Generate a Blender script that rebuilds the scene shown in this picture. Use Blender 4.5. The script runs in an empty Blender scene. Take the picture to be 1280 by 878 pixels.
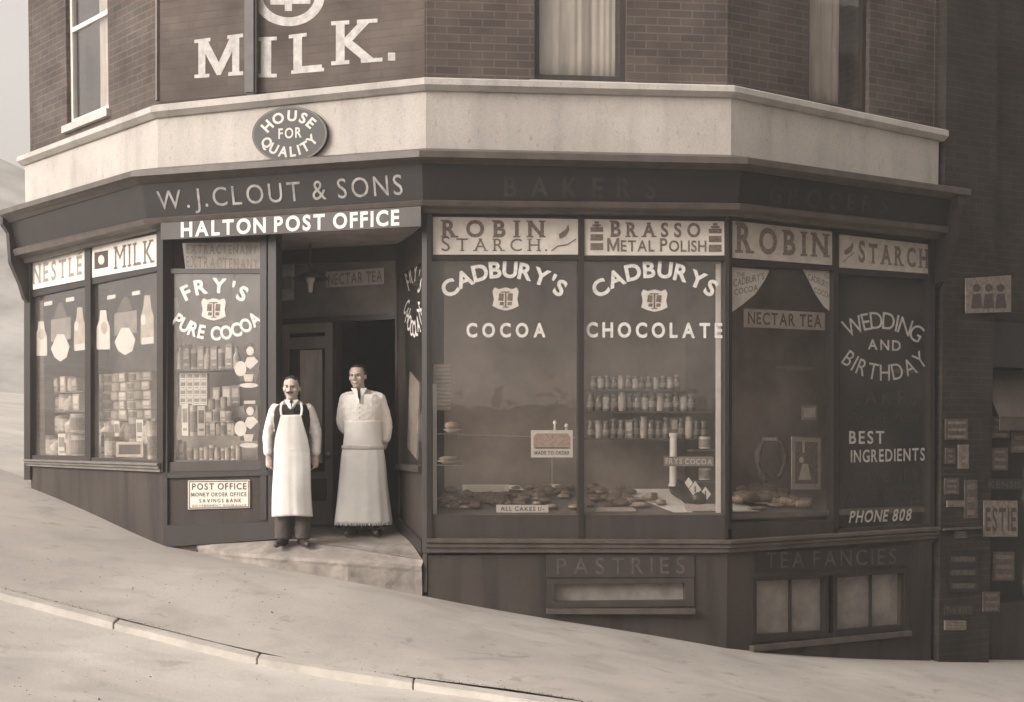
import bpy, bmesh, math, random
import numpy as np
from mathutils import Vector, Matrix, noise
random.seed(7)
S = bpy.context.scene
COL = S.collection
R = math.radians

# ------------------------------------------------------------------ camera, sky, sun, exposure
F, CX, PY = 1700.0, 640.0, 615.0        # focal length and principal point in pixels of the 1280 px photograph
PITCH = R(2.4)
CZ = 2.30                                # camera height above datum
cam = bpy.data.cameras.new('camera'); co = bpy.data.objects.new('camera', cam); COL.objects.link(co)
co.location = (0, 0, CZ); co.rotation_euler = (R(90) - PITCH, 0, 0)
cam.sensor_width = 36; cam.lens = F / 1280 * 36
cam.shift_y = (PY - 439) / 1280; cam.clip_start = 0.1; cam.clip_end = 3000
S.camera = co

SUN = Vector((-0.80, -0.46, 0.50)).normalized()
w = bpy.data.worlds.new('World'); S.world = w; w.use_nodes = True
nt = w.node_tree; nt.nodes.clear()
sky = nt.nodes.new('ShaderNodeTexSky'); sky.sky_type = 'NISHITA'; sky.sun_disc = False
sky.sun_elevation = math.asin(SUN.z); sky.sun_rotation = math.atan2(SUN.x, SUN.y)
sky.dust_density = 6; sky.air_density = 1.5
hs = nt.nodes.new('ShaderNodeHueSaturation'); hs.inputs['Saturation'].default_value = 0.06
tint = nt.nodes.new('ShaderNodeMix'); tint.data_type = 'RGBA'; tint.blend_type = 'MULTIPLY'
tint.inputs[0].default_value = 1; tint.inputs[7].default_value = (1.0, 0.93, 0.872, 1)
bg = nt.nodes.new('ShaderNodeBackground'); bg.inputs[1].default_value = 0.15
out = nt.nodes.new('ShaderNodeOutputWorld')
nt.links.new(sky.outputs[0], hs.inputs['Color']); nt.links.new(hs.outputs[0], tint.inputs[6])
nt.links.new(tint.outputs[2], bg.inputs[0]); nt.links.new(bg.outputs[0], out.inputs[0])

sl = bpy.data.lights.new('sun', 'SUN'); sl.energy = 1.05; sl.angle = R(28); sl.color = (1, .968, .935)
so = bpy.data.objects.new('sun', sl); COL.objects.link(so); so.location = (-20, -10, 25)
so.rotation_euler = SUN.to_track_quat('Z', 'Y').to_euler()
vs = S.view_settings; S.display_settings.display_device = 'sRGB'
vs.view_transform = 'Standard'; vs.look = 'None'; vs.gamma = 1; vs.use_curve_mapping = False
vs.exposure = 0.90

# ------------------------------------------------------------------ pixel <-> world
cP, sP = math.cos(PITCH), math.sin(PITCH)
def ray(x, y):
    a, b = (x - CX) / F, (PY - y) / F
    return Vector((a, cP + b * sP, b * cP - sP))
def at(x, y, Y):                                      # point on the sight line at depth Y
    r = ray(x, y); t = Y / r.y
    return Vector((r.x * t, Y, CZ + r.z * t))

class Face:                                           # a vertical wall plane from P to Q (seen left to right)
    def __init__(s, P, Q):
        s.P = Vector((P[0], P[1])); s.Q = Vector((Q[0], Q[1])); s.d = (s.Q - s.P).normalized(); s.L = (s.Q - s.P).length
        s.n = Vector((s.d.y, -s.d.x))
    def pt(s, u, z, o=0):
        p = s.P + s.d * u + s.n * o
        return Vector((p.x, p.y, z))
    def on(s, x, y, o=0):                             # sight line through a pixel onto the plane moved out by o
        r = ray(x, y); P = s.P + s.n * o
        t = (P.x * s.n.x + P.y * s.n.y) / (r.x * s.n.x + r.y * s.n.y)
        p = Vector((r.x * t, r.y * t))
        return (p - P).dot(s.d), CZ + r.z * t
    def w(s, x, y, o=0):
        u, z = s.on(x, y, o); return s.pt(u, z, o)
    def back(s, p, o):                                # the same point slid along the normal
        return p + Vector((s.n.x, s.n.y, 0)) * o

def cxy(x, Y):
    p = at(x, 543, Y); return (p.x, p.y)
CORN = [cxy(38, 16.47), cxy(203, 13.93), cxy(534, 12.9), cxy(910, 13.24), cxy(1167, 14.62)]
FA, FB, FC, FD = [Face(CORN[i], CORN[i + 1]) for i in range(4)]
FS = [FA, FB, FC, FD]
def corner(i, o, ext=0.0):                            # mitred corner of the building line moved out by o
    if i == 0: p = FA.P + FA.n * o - FA.d * ext
    elif i == 4: p = FD.Q + FD.n * o + FD.d * ext
    else:
        a, b = FS[i - 1], FS[i]; m = (a.n + b.n).normalized()
        p = Vector(CORN[i]) + m * (o / m.dot(a.n))
    return p
CX_AT = [30, 198, 534, 913, 1170]
def lev(i, y, o):                                     # height of pixel row y at corner i, out by o
    p = corner(i, o); r = ray(CX_AT[i], y)
    return CZ + r.z * p.y / r.y

# ------------------------------------------------------------------ materials
MATS = {}
def mat(name, col, rough=.6, var=.18, scale=6, bump=0, bscale=40, spec=.4, metal=0, streak=False):
    if name in MATS: return MATS[name]
    m = bpy.data.materials.new(name); m.use_nodes = True; t = m.node_tree; N = t.nodes; b = N['Principled BSDF']
    b.inputs['Roughness'].default_value = rough; b.inputs['Specular IOR Level'].default_value = spec
    b.inputs['Metallic'].default_value = metal
    g = N.new('ShaderNodeNewGeometry'); mp = N.new('ShaderNodeMapping')
    t.links.new(g.outputs['Position'], mp.inputs['Vector'])
    if streak: mp.inputs['Scale'].default_value = (1, 1, .18)
    n1 = N.new('ShaderNodeTexNoise'); n1.inputs['Scale'].default_value = scale; n1.inputs['Detail'].default_value = 7; n1.inputs['Roughness'].default_value = .62
    t.links.new(mp.outputs[0], n1.inputs['Vector'])
    r = N.new('ShaderNodeValToRGB'); e = r.color_ramp.elements
    e[0].position = .3; e[1].position = .7
    e[0].color = tuple(max(0, c * (1 - var)) for c in col) + (1,)
    e[1].color = tuple(min(1, c * (1 + var)) for c in col) + (1,)
    t.links.new(n1.outputs['Fac'], r.inputs[0]); t.links.new(r.outputs[0], b.inputs['Base Color'])
    if bump:
        n2 = N.new('ShaderNodeTexNoise'); n2.inputs['Scale'].default_value = bscale; n2.inputs['Detail'].default_value = 5
        t.links.new(g.outputs['Position'], n2.inputs['Vector'])
        bu = N.new('ShaderNodeBump'); bu.inputs['Strength'].default_value = bump; bu.inputs['Distance'].default_value = .01
        t.links.new(n2.outputs['Fac'], bu.inputs['Height']); t.links.new(bu.outputs[0], b.inputs['Normal'])
    MATS[name] = m; return m

def brick_mat(name, c1, c2, mortar, bump=.5):
    m = bpy.data.materials.new(name); m.use_nodes = True; t = m.node_tree; N = t.nodes; b = N['Principled BSDF']
    b.inputs['Roughness'].default_value = .85; b.inputs['Specular IOR Level'].default_value = .2
    g = N.new('ShaderNodeNewGeometry')
    cr = N.new('ShaderNodeVectorMath'); cr.operation = 'CROSS_PRODUCT'; cr.inputs[0].default_value = (0, 0, 1)
    t.links.new(g.outputs['True Normal'], cr.inputs[1])
    dt = N.new('ShaderNodeVectorMath'); dt.operation = 'DOT_PRODUCT'
    t.links.new(g.outputs['Position'], dt.inputs[0]); t.links.new(cr.outputs[0], dt.inputs[1])
    sp = N.new('ShaderNodeSeparateXYZ'); t.links.new(g.outputs['Position'], sp.inputs[0])
    cb = N.new('ShaderNodeCombineXYZ'); t.links.new(dt.outputs['Value'], cb.inputs[0]); t.links.new(sp.outputs[2], cb.inputs[1])
    bt = N.new('ShaderNodeTexBrick'); bt.inputs['Scale'].default_value = 1
    bt.inputs['Brick Width'].default_value = .225; bt.inputs['Row Height'].default_value = .075
    bt.inputs['Mortar Size'].default_value = .007; bt.inputs['Mortar Smooth'].default_value = .2
    bt.inputs['Color1'].default_value = c1 + (1,); bt.inputs['Color2'].default_value = c2 + (1,); bt.inputs['Mortar'].default_value = mortar + (1,)
    t.links.new(cb.outputs[0], bt.inputs['Vector'])
    n = N.new('ShaderNodeTexNoise'); n.inputs['Scale'].default_value = 2.2; n.inputs['Detail'].default_value = 8
    t.links.new(g.outputs['Position'], n.inputs['Vector'])
    mr = N.new('ShaderNodeMapRange'); mr.inputs[1].default_value = .3; mr.inputs[2].default_value = .7; mr.inputs[3].default_value = .68; mr.inputs[4].default_value = 1.3
    t.links.new(n.outputs['Fac'], mr.inputs[0])
    mx = N.new('ShaderNodeMix'); mx.data_type = 'RGBA'; mx.blend_type = 'MULTIPLY'; mx.inputs[0].default_value = 1
    t.links.new(bt.outputs['Color'], mx.inputs[6]); t.links.new(mr.outputs[0], mx.inputs[7]); t.links.new(mx.outputs[2], b.inputs['Base Color'])
    bu = N.new('ShaderNodeBump'); bu.inputs['Strength'].default_value = bump; bu.inputs['Distance'].default_value = .008
    iv = N.new('ShaderNodeMath'); iv.operation = 'SUBTRACT'; iv.inputs[0].default_value = 1; t.links.new(bt.outputs['Fac'], iv.inputs[1])
    t.links.new(iv.outputs[0], bu.inputs['Height']); t.links.new(bu.outputs[0], b.inputs['Normal'])
    MATS[name] = m; return m

def glass_mat(name, tintc=(.97, .96, .95), ior=1.55, rough=.02, dirt=.035):
    m = bpy.data.materials.new(name); m.use_nodes = True; t = m.node_tree; N = t.nodes; N.remove(N['Principled BSDF'])
    tr = N.new('ShaderNodeBsdfTransparent'); tr.inputs[0].default_value = tintc + (1,)
    gl = N.new('ShaderNodeBsdfGlossy'); gl.inputs['Roughness'].default_value = rough
    df = N.new('ShaderNodeBsdfDiffuse'); df.inputs[0].default_value = (.55, .5, .45, 1)
    g = N.new('ShaderNodeNewGeometry'); n = N.new('ShaderNodeTexNoise'); n.inputs['Scale'].default_value = 1.6; n.inputs['Detail'].default_value = 8
    t.links.new(g.outputs['Position'], n.inputs['Vector'])
    mr = N.new('ShaderNodeMapRange'); mr.inputs[1].default_value = .3; mr.inputs[2].default_value = .75; mr.inputs[3].default_value = dirt * .4; mr.inputs[4].default_value = dirt * 1.8
    t.links.new(n.outputs['Fac'], mr.inputs[0])
    m0 = N.new('ShaderNodeMixShader'); t.links.new(mr.outputs[0], m0.inputs[0]); t.links.new(tr.outputs[0], m0.inputs[1]); t.links.new(df.outputs[0], m0.inputs[2])
    bu = N.new('ShaderNodeBump'); bu.inputs['Strength'].default_value = .06; bu.inputs['Distance'].default_value = .02
    n2 = N.new('ShaderNodeTexNoise'); n2.inputs['Scale'].default_value = 2.5; t.links.new(g.outputs['Position'], n2.inputs['Vector'])
    t.links.new(n2.outputs['Fac'], bu.inputs['Height']); t.links.new(bu.outputs[0], gl.inputs['Normal'])
    fr = N.new('ShaderNodeFresnel'); mi = N.new('ShaderNodeMapRange')     # the same index from either side of the sheet
    mi.inputs[3].default_value = ior; mi.inputs[4].default_value = 1 / ior
    t.links.new(g.outputs['Backfacing'], mi.inputs[0]); t.links.new(mi.outputs[0], fr.inputs[0])
    mx = N.new('ShaderNodeMixShader'); t.links.new(fr.outputs[0], mx.inputs[0]); t.links.new(m0.outputs[0], mx.inputs[1]); t.links.new(gl.outputs[0], mx.inputs[2])
    t.links.new(mx.outputs[0], N['Material Output'].inputs[0]); MATS[name] = m; return m

def weathered(name, c, lo, hi):                        # rain streaks and blotches of the surface itself
    m = mat(name, c, .8, .15, 2.2, .35, 45, .25); t = m.node_tree; N = t.nodes; b = N['Principled BSDF']
    src = b.inputs['Base Color'].links[0].from_socket; g = [n for n in N if n.type == 'NEW_GEOMETRY'][0]
    for sc, z, a, e, v0, v1 in ((5, .12, .48, .72, 1.0, lo), (1.1, 1, .35, .7, hi, .84), (26, .5, .6, .72, 1.0, .8), (60, 1, .4, .7, 1.05, .92)):
        mp = N.new('ShaderNodeMapping'); mp.inputs['Scale'].default_value = (1, 1, z); t.links.new(g.outputs['Position'], mp.inputs[0])
        n = N.new('ShaderNodeTexNoise'); n.inputs['Scale'].default_value = sc; n.inputs['Detail'].default_value = 6; t.links.new(mp.outputs[0], n.inputs['Vector'])
        r = N.new('ShaderNodeMapRange')
        for k, v in zip((1, 2, 3, 4), (a, e, v0, v1)): r.inputs[k].default_value = v
        t.links.new(n.outputs['Fac'], r.inputs[0]); x = N.new('ShaderNodeMix'); x.data_type = 'RGBA'; x.blend_type = 'MULTIPLY'; x.inputs[0].default_value = 1
        t.links.new(src, x.inputs[6]); t.links.new(r.outputs[0], x.inputs[7]); src = x.outputs[2]
    t.links.new(src, b.inputs['Base Color']); return m
PAINT = mat('dark_shop_paint', (.027, .022, .020), .38, .25, 5, .12, 60, streak=True)
PAINT2 = mat('dark_panel_paint', (.044, .035, .031), .5, .3, 4, .2, 50, streak=True)
RISER = weathered('stall_riser_paint', (.046, .037, .032), .55, 1.45)
FASC = mat('fascia_paint', (.018, .015, .0145), .42, .2, 5, .1, 60)
MOULD = mat('moulding_paint', (.085, .070, .060), .45, .3, 6, .1, 60)
CREAM = weathered('cream_render', (.42, .385, .35), .84, 1.1)
STRING = weathered('string_course_paint', (.44, .41, .38), .8, 1.1)
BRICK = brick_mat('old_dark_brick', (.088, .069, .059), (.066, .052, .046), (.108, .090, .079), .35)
BRICK2 = brick_mat('darker_brick', (.040, .033, .028), (.031, .026, .022), (.048, .041, .035), .3)  # brick darkened and lowered in contrast for the right-hand building
WHITE = mat('white_lettering', (.62, .59, .55), .6, .2, 28)
WHITE2 = mat('worn_lettering', (.40, .38, .355), .7, .28, 14)
GILT = mat('dull_gilt_lettering', (.27, .255, .24), .5, .5, 11)
FAINT = mat('faded_lettering', (.085, .072, .066), .5, .4, 9)
FAINT2 = mat('very_faded_lettering', (.034, .029, .027), .5, .5, 9)
CARD = mat('pale_card', (.54, .49, .435), .7, .14, 8)  # card colours darkened, putting the dimness of the right side into them
CARDW = mat('white_card', (.62, .585, .535), .7, .1, 10)
CARDG = mat('grey_card', (.22, .20, .18), .7, .25, 9)
CARDM = mat('buff_card', (.40, .35, .30), .7, .2, 9)
INK = mat('dark_print', (.06, .047, .042), .6, .3, 30)
INKB = mat('brown_print', (.15, .115, .095), .6, .5, 40)
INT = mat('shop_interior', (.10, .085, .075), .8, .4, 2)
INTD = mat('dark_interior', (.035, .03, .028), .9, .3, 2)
BED = mat('display_bed', (.13, .11, .095), .8, .3, 5)
def ground_mat(name, c, wet):
    m = mat(name, c, .92, .10, 1.0, .22, 30, .15); t = m.node_tree; N = t.nodes; b = N['Principled BSDF']
    src = b.inputs['Base Color'].links[0].from_socket; g = [n for n in N if n.type == 'NEW_GEOMETRY'][0]
    def layer(src, scale, lo, hi, v0, v1, detail=6, dist=0):
        n = N.new('ShaderNodeTexNoise'); n.inputs['Scale'].default_value = scale; n.inputs['Detail'].default_value = detail; n.inputs['Distortion'].default_value = dist
        t.links.new(g.outputs['Position'], n.inputs['Vector']); r = N.new('ShaderNodeMapRange')
        for k, v in zip((1, 2, 3, 4), (lo, hi, v0, v1)): r.inputs[k].default_value = v
        t.links.new(n.outputs['Fac'], r.inputs[0]); x = N.new('ShaderNodeMix'); x.data_type = 'RGBA'; x.blend_type = 'MULTIPLY'; x.inputs[0].default_value = 1
        t.links.new(src, x.inputs[6]); t.links.new(r.outputs[0], x.inputs[7]); return x.outputs[2]
    src = layer(src, .45, .35, .7, 1.08, .84); src = layer(src, 1.7, .5, .72, 1.0, .84, 8, .8); src = layer(src, 70, .4, .75, 1.03, .92, 2); src = layer(src, 3.2, .62, .72, 1, wet, 5, 1.2)
    src = layer(src, 11, .68, .74, 1, .72, 3, .5); t.links.new(src, b.inputs['Base Color']); return m
PAVE = ground_mat('pavement', (.40, .365, .33), .74)
ROAD = ground_mat('road_dust', (.49, .455, .415), .84)
STONE = mat('step_stone', (.25, .22, .195), .9, .35, 5, .7, 16, .2)
KERB = mat('kerb_stone', (.43, .395, .355), .9, .2, 3, .5, 22, .2)
GLASS = glass_mat('shop_glass')
FROST = mat('obscured_glass', (.21, .185, .165), .35, .35, 5, .1, 30)
SASH = mat('white_sash_paint', (.6, .57, .52), .5, .12, 8)
CURT = mat('curtain_cloth', (.74, .68, .60), .9, .2, 7, streak=True)
IRON = mat('cast_iron', (.05, .045, .042), .5, .3, 8)
SLATE = mat('roof_slate', (.09, .085, .085), .6, .3, 4)
HILLM = mat('hill_ground', (.33, .31, .285), .95, .45, .25)
LEAF = mat('foliage', (.075, .075, .052), .9, .5, 1.3)
LEAF2 = mat('pale_foliage', (.12, .115, .095), .9, .5, 1.3)
BARK = mat('bark', (.10, .08, .06), .9, .3, 6, .4, 20)
SKIN = mat('skin', (.46, .37, .31), .55, .08, 14)
HAIR = mat('dark_hair', (.03, .025, .022), .5, .3, 40)
LINEN = mat('white_linen', (.68, .65, .61), .85, .06, 9, .12, 50, .2)
SHIRT = mat('white_shirt', (.68, .64, .59), .85, .08, 9, .12, 50, .2)
DARKCLOTH = mat('dark_wool', (.032, .028, .027), .9, .25, 20, .2, 90, .15)
TROUS = mat('grey_trousers', (.085, .072, .064), .9, .25, 12, .2, 90, .15)
LEATHER = mat('boot_leather', (.04, .033, .028), .4, .3, 12)
CAKE = mat('dark_cake', (.12, .085, .06), .8, .5, 25, .3, 60)
CAKE2 = mat('light_pastry', (.30, .235, .18), .8, .45, 25, .3, 60)
ICING = mat('white_icing', (.70, .66, .6), .6, .08, 15)
TIN = mat('printed_tin', (.20, .175, .155), .4, .4, 30)
TINL = mat('pale_tin_label', (.45, .41, .36), .5, .3, 30)
JARL = mat('jar_label', (.20, .175, .15), .6, .5, 40)
JARG = mat('jar_glass', (.10, .085, .075), .15, .3, 20, spec=.7)
METAL = mat('dull_metal', (.35, .32, .29), .35, .2, 14, metal=.7)

# ------------------------------------------------------------------ mesh and object helpers
def tag(o, label, cat, group=None):
    o['label'] = label; o['category'] = cat
    if group: o['group'] = group
    return o
def finish(bm):
    bmesh.ops.recalc_face_normals(bm, faces=bm.faces)
def mesh_of(name, bm, m, smooth=False, recalc=True):
    if recalc: finish(bm)
    me = bpy.data.meshes.new(name); bm.to_mesh(me); bm.free(); me.materials.append(m)
    if smooth:
        for p in me.polygons: p.use_smooth = True
    return me
ROOTLOC = {}
def thing(name, label, cat, loc, group=None):
    o = bpy.data.objects.new(name, None); COL.objects.link(o); o.location = loc; o.empty_display_size = .1
    tag(o, label, cat, group); ROOTLOC[o.name] = Vector(loc); return o
def part(name, bm, m, parent, label=None, smooth=False, recalc=True):     # mesh in world coordinates under its thing or part
    o = bpy.data.objects.new(name, mesh_of(name, bm, m, smooth, recalc)); COL.objects.link(o)
    o.parent = parent; o.matrix_parent_inverse = Matrix.Translation(-ROOTLOC.get(parent.name, Vector((0, 0, 0))))
    if label: o['label'] = label
    return o
def lpart(name, bm, m, parent, label=None, smooth=False, recalc=True):    # mesh in its thing's own coordinates
    o = bpy.data.objects.new(name, mesh_of(name, bm, m, smooth, recalc)); COL.objects.link(o); o.parent = parent
    if label: o['label'] = label
    return o
def single(name, bm, m, label, cat, group=None, smooth=False, recalc=True):   # a thing that is one mesh; origin moved to its base
    vs_ = [v.co for v in bm.verts]
    b = Vector(((min(v.x for v in vs_) + max(v.x for v in vs_)) / 2, (min(v.y for v in vs_) + max(v.y for v in vs_)) / 2, min(v.z for v in vs_)))
    for v in bm.verts: v.co -= b
    o = bpy.data.objects.new(name, mesh_of(name, bm, m, smooth, recalc)); COL.objects.link(o); o.location = b; ROOTLOC[o.name] = b.copy()
    return tag(o, label, cat, group)
def structure(name, bm, m, smooth=False, recalc=True):
    o = bpy.data.objects.new(name, mesh_of(name, bm, m, smooth, recalc)); COL.objects.link(o); o['kind'] = 'structure'; return o
def copy_tree(o, parent=None):
    c = o.copy(); COL.objects.link(c)
    if parent: c.parent = parent
    for ch in o.children: copy_tree(ch, c)
    return c

NB = bmesh.new
def prism(bm, A, B):
    a = [bm.verts.new(p) for p in A]; b = [bm.verts.new(p) for p in B]; n = len(a)
    bm.faces.new(a); bm.faces.new(b[::-1])
    for i in range(n):
        j = (i + 1) % n; bm.faces.new((a[i], b[i], b[j], a[j]))
def fpoly(bm, f, pts, o0, o1):                        # pixel polygon on a wall plane, from depth o0 out to o1
    A = [f.w(x, y, o1) for x, y in pts]; prism(bm, A, [f.back(p, o0 - o1) for p in A])
def fbox(bm, f, u0, u1, z0, z1, o0, o1):
    A = [f.pt(u0, z0, o1), f.pt(u1, z0, o1), f.pt(u1, z1, o1), f.pt(u0, z1, o1)]
    prism(bm, A, [f.back(p, o0 - o1) for p in A])
def flatpoly(bm, f, pts, o):
    bm.faces.new([bm.verts.new(f.w(x, y, o)) for x, y in pts])
def quadpx(x0, y0, x1, y1, y2=None, y3=None):         # left x, left top y, right x, left bottom y, right top y, right bottom y
    return [(x0, y1), (x1, y1 if y3 is None else y3), (x1, y0 if y2 is None else y2), (x0, y0)]
def box(bm, x0, x1, y0, y1, z0, z1):
    prism(bm, [(x0, y0, z0), (x1, y0, z0), (x1, y0, z1), (x0, y0, z1)], [(x0, y1, z0), (x1, y1, z0), (x1, y1, z1), (x0, y1, z1)])
def frame(bm, f, q, tl, tr, tb, tt, o0, o1):          # picture-frame of four butted bars inside a pixel quad (bl, br, tr, tl)
    A = [f.on(x, y, o1) for x, y in q]
    def L(p, q_, t): return (p[0] + (q_[0] - p[0]) * t, p[1] + (q_[1] - p[1]) * t)
    W = A[1][0] - A[0][0]; H = A[3][1] - A[0][1]
    bl, br, tr_, tl_ = A
    il = tl / W; ir = 1 - tr / W; ib = tb / H; it = 1 - tt / H
    def P(s, t): return L(L(bl, br, s), L(tl_, tr_, s), t)
    for s0, s1, t0, t1 in ((0, il, 0, 1), (ir, 1, 0, 1), (il, ir, 0, ib), (il, ir, it, 1)):
        c = [P(s0, t0), P(s1, t0), P(s1, t1), P(s0, t1)]
        X = [f.pt(u, z, o1) for u, z in c]; prism(bm, X, [f.back(p, o0 - o1) for p in X])
    return [P(il, ib), P(ir, ib), P(ir, it), P(il, it)]
def lathe(bm, prof, seg=14, c=(0, 0, 0), axis=None):
    rings = []
    for r, z in prof:
        if r < 1e-5: rings.append([bm.verts.new((c[0], c[1], c[2] + z))])
        else: rings.append([bm.verts.new((c[0] + r * math.cos(2 * math.pi * k / seg), c[1] + r * math.sin(2 * math.pi * k / seg), c[2] + z)) for k in range(seg)])
    for a, b in zip(rings, rings[1:]):
        for k in range(seg):
            j = (k + 1) % seg
            if len(a) == 1 and len(b) == 1: continue
            if len(a) == 1: bm.faces.new((a[0], b[k], b[j]))
            elif len(b) == 1: bm.faces.new((a[k], b[0], a[j]))
            else: bm.faces.new((a[k], b[k], b[j], a[j]))
    for rg in (rings[0], rings[-1]):
        if len(rg) > 2: bm.faces.new(rg)
def tube(bm, path, rad, seg=10, cap=True):            # path of points, radius (r or (rx, ry)) per point
    path = [Vector(p) for p in path]; n = len(path); rings = []; prev = None
    for i, p in enumerate(path):
        t = (path[min(i + 1, n - 1)] - path[max(i - 1, 0)]).normalized()
        ref = Vector((1, 0, 0)) if abs(t.x) < .8 else Vector((0, 1, 0))
        u = (ref - t * ref.dot(t)).normalized(); v = t.cross(u)
        r = rad[i] if isinstance(rad, (list, tuple)) else rad
        rx, ry = r if isinstance(r, (list, tuple)) else (r, r)
        rings.append([bm.verts.new(p + u * rx * math.cos(2 * math.pi * k / seg) + v * ry * math.sin(2 * math.pi * k / seg)) for k in range(seg)])
    for a, b in zip(rings, rings[1:]):
        for k in range(seg):
            j = (k + 1) % seg; bm.faces.new((a[k], b[k], b[j], a[j]))
    if cap: bm.faces.new(rings[0][::-1]); bm.faces.new(rings[-1])
def ball(bm, c, r, seg=14, rings=9):
    r = r if isinstance(r, (list, tuple)) else (r, r, r)
    b2 = bmesh.ops.create_uvsphere(bm, u_segments=seg, v_segments=rings, radius=1)
    for v in b2['verts']: v.co = Vector((c[0] + v.co.x * r[0], c[1] + v.co.y * r[1], c[2] + v.co.z * r[2]))
def sweep(bm, i0, i1, prof, ext0=0.0, ext1=0.0):      # closed profile [(o, heights at the five corners)] run along the building line
    rows = []
    for i in range(i0, i1 + 1):
        e = ext0 if i == 0 else ext1 if i == 4 else 0
        rows.append([bm.verts.new((corner(i, o, e).x, corner(i, o, e).y, z[i])) for o, z in prof])
    n = len(prof)
    for a, b in zip(rows, rows[1:]):
        for k in range(n):
            j = (k + 1) % n; bm.faces.new((a[k], b[k], b[j], a[j]))
    bm.faces.new(rows[0][::-1]); bm.faces.new(rows[-1])
def LV(ys, o): return [lev(i, y, o) for i, y in enumerate(ys)]
def wallgrid(bm, f, u0, u1, z0, z1, holes, o, th):    # wall slab with rectangular openings
    us = sorted({u0, u1} | {h[0] for h in holes} | {h[1] for h in holes}); zs = sorted({z0, z1} | {h[2] for h in holes} | {h[3] for h in holes})
    for a, b in zip(us, us[1:]):
        for c, d in zip(zs, zs[1:]):
            m = ((a + b) / 2, (c + d) / 2)
            if any(h[0] < m[0] < h[1] and h[2] < m[1] < h[3] for h in holes): continue
            fbox(bm, f, a, b, c, d, o - th, o)

# ------------------------------------------------------------------ lettering
GL = {}
def glyph(ch, bold):
    k = (ch, bold)
    if k in GL: return GL[k]
    cu = bpy.data.curves.new('g', 'FONT'); cu.body = ch; cu.size = 1; cu.offset = bold; cu.resolution_u = 4
    ob = bpy.data.objects.new('g', cu); COL.objects.link(ob)
    dg = bpy.context.evaluated_depsgraph_get(); dg.update()
    me = bpy.data.meshes.new_from_object(ob.evaluated_get(dg))
    V = [(v.co.x, v.co.y) for v in me.vertices]; P = [list(p.vertices) for p in me.polygons]
    bpy.data.objects.remove(ob); bpy.data.curves.remove(cu); bpy.data.meshes.remove(me)
    GL[k] = (V, P); return GL[k]
for b_ in (0.0, .018, .032):
    for ch_ in "ABCDEFGHIKLMNOPQRSTUVWXYJ0128&'./-":
        if ch_ not in '/-': glyph(ch_, b_)
CAP = {b_: (min(v[1] for v in glyph('H', b_)[0]), max(v[1] for v in glyph('H', b_)[0])) for b_ in (0.0, .018, .032)}
def gshape(ch, bold, serif):                          # polygons in units of cap height, left edge at 0; returns width, list of polygons
    V, P = glyph(ch, bold); y0, y1 = CAP[bold]; H = y1 - y0
    if ch == 'M' and bold > 0:                         # cut by hand: the emboldened outline of this letter folds over itself
        k = .15 + bold * 1.6
        V = [(x * H, y * H + y0) for x, y in ((0, 0), (k, 0), (k, .60), (.47, .04), (.57, .04), (1.04 - k, .60), (1.04 - k, 0), (1.04, 0), (1.04, 1), (1.04 - k * 1.15, 1), (.52, .36), (k * 1.15, 1), (0, 1))]; P = [list(range(13))]
    xs = [v[0] for v in V]; x0 = min(xs); W = (max(xs) - x0) / H
    pv = [((x - x0) / H, (y - y0) / H) for x, y in V]
    polys = [[pv[i] for i in p] for p in P]
    if serif and ch.isalpha():
        cnt = {}
        for p in P:
            for a, b in zip(p, p[1:] + p[:1]): cnt[frozenset((a, b))] = cnt.get(frozenset((a, b)), 0) + 1
        for e, c in cnt.items():
            if c != 1: continue
            a, b = tuple(e); A, B = pv[a], pv[b]
            if abs(A[1] - B[1]) < .004 and abs(A[0] - B[0]) > .08:
                t = .09; s = .10 if abs(A[0] - B[0]) < .35 else .05
                l, r = min(A[0], B[0]) - s, max(A[0], B[0]) + s
                if A[1] < .03: polys.append([(l, 0), (r, 0), (r, t), (l, t)])
                elif A[1] > .97: polys.append([(l, 1 - t), (r, 1 - t), (r, 1), (l, 1)])
    if serif and ch.isalpha(): polys = [[(x + .10, y) for x, y in p] for p in polys]; W += .20
    return W, polys
def emit(bm, f, polys, fn, o):
    for i, p in enumerate(polys):
        lift = .0006 if (len(p) == 4 and i >= len(polys) - 12) else 0
        vs_ = [bm.verts.new(f.w(*fn(x, y), o + lift)) for x, y in p]
        try: bm.faces.new(vs_)
        except ValueError: pass
def text_quad(bm, f, s, q, o, bold=.018, serif=False, gap=.14, first=1.0, slant=0):   # q = (xl, y bottom, y top, xr, y bottom, y top)
    xl, bl, tl, xr, br, tr = q; items = []; x = 0
    for i, ch in enumerate(s):
        sc = first if (i == 0 or (s[i - 1] == ' ' and first != 1)) else 1
        if ch == ' ': x += .42; continue
        W, polys = gshape(ch, bold, serif); items.append((x, sc, polys)); x += W * sc + gap * (1.6 if serif else 1)
    T = x - gap * (1.6 if serif else 1)
    for x0, sc, polys in items:
        def fn(px, py):
            s_ = (x0 + px * sc + slant * py) / T; t_ = py * sc
            xx = xl + (xr - xl) * s_
            yb = bl + (br - bl) * s_; yt = tl + (tr - tl) * s_
            return xx, yb + (yt - yb) * t_
        emit(bm, f, polys, fn, o)
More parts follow.
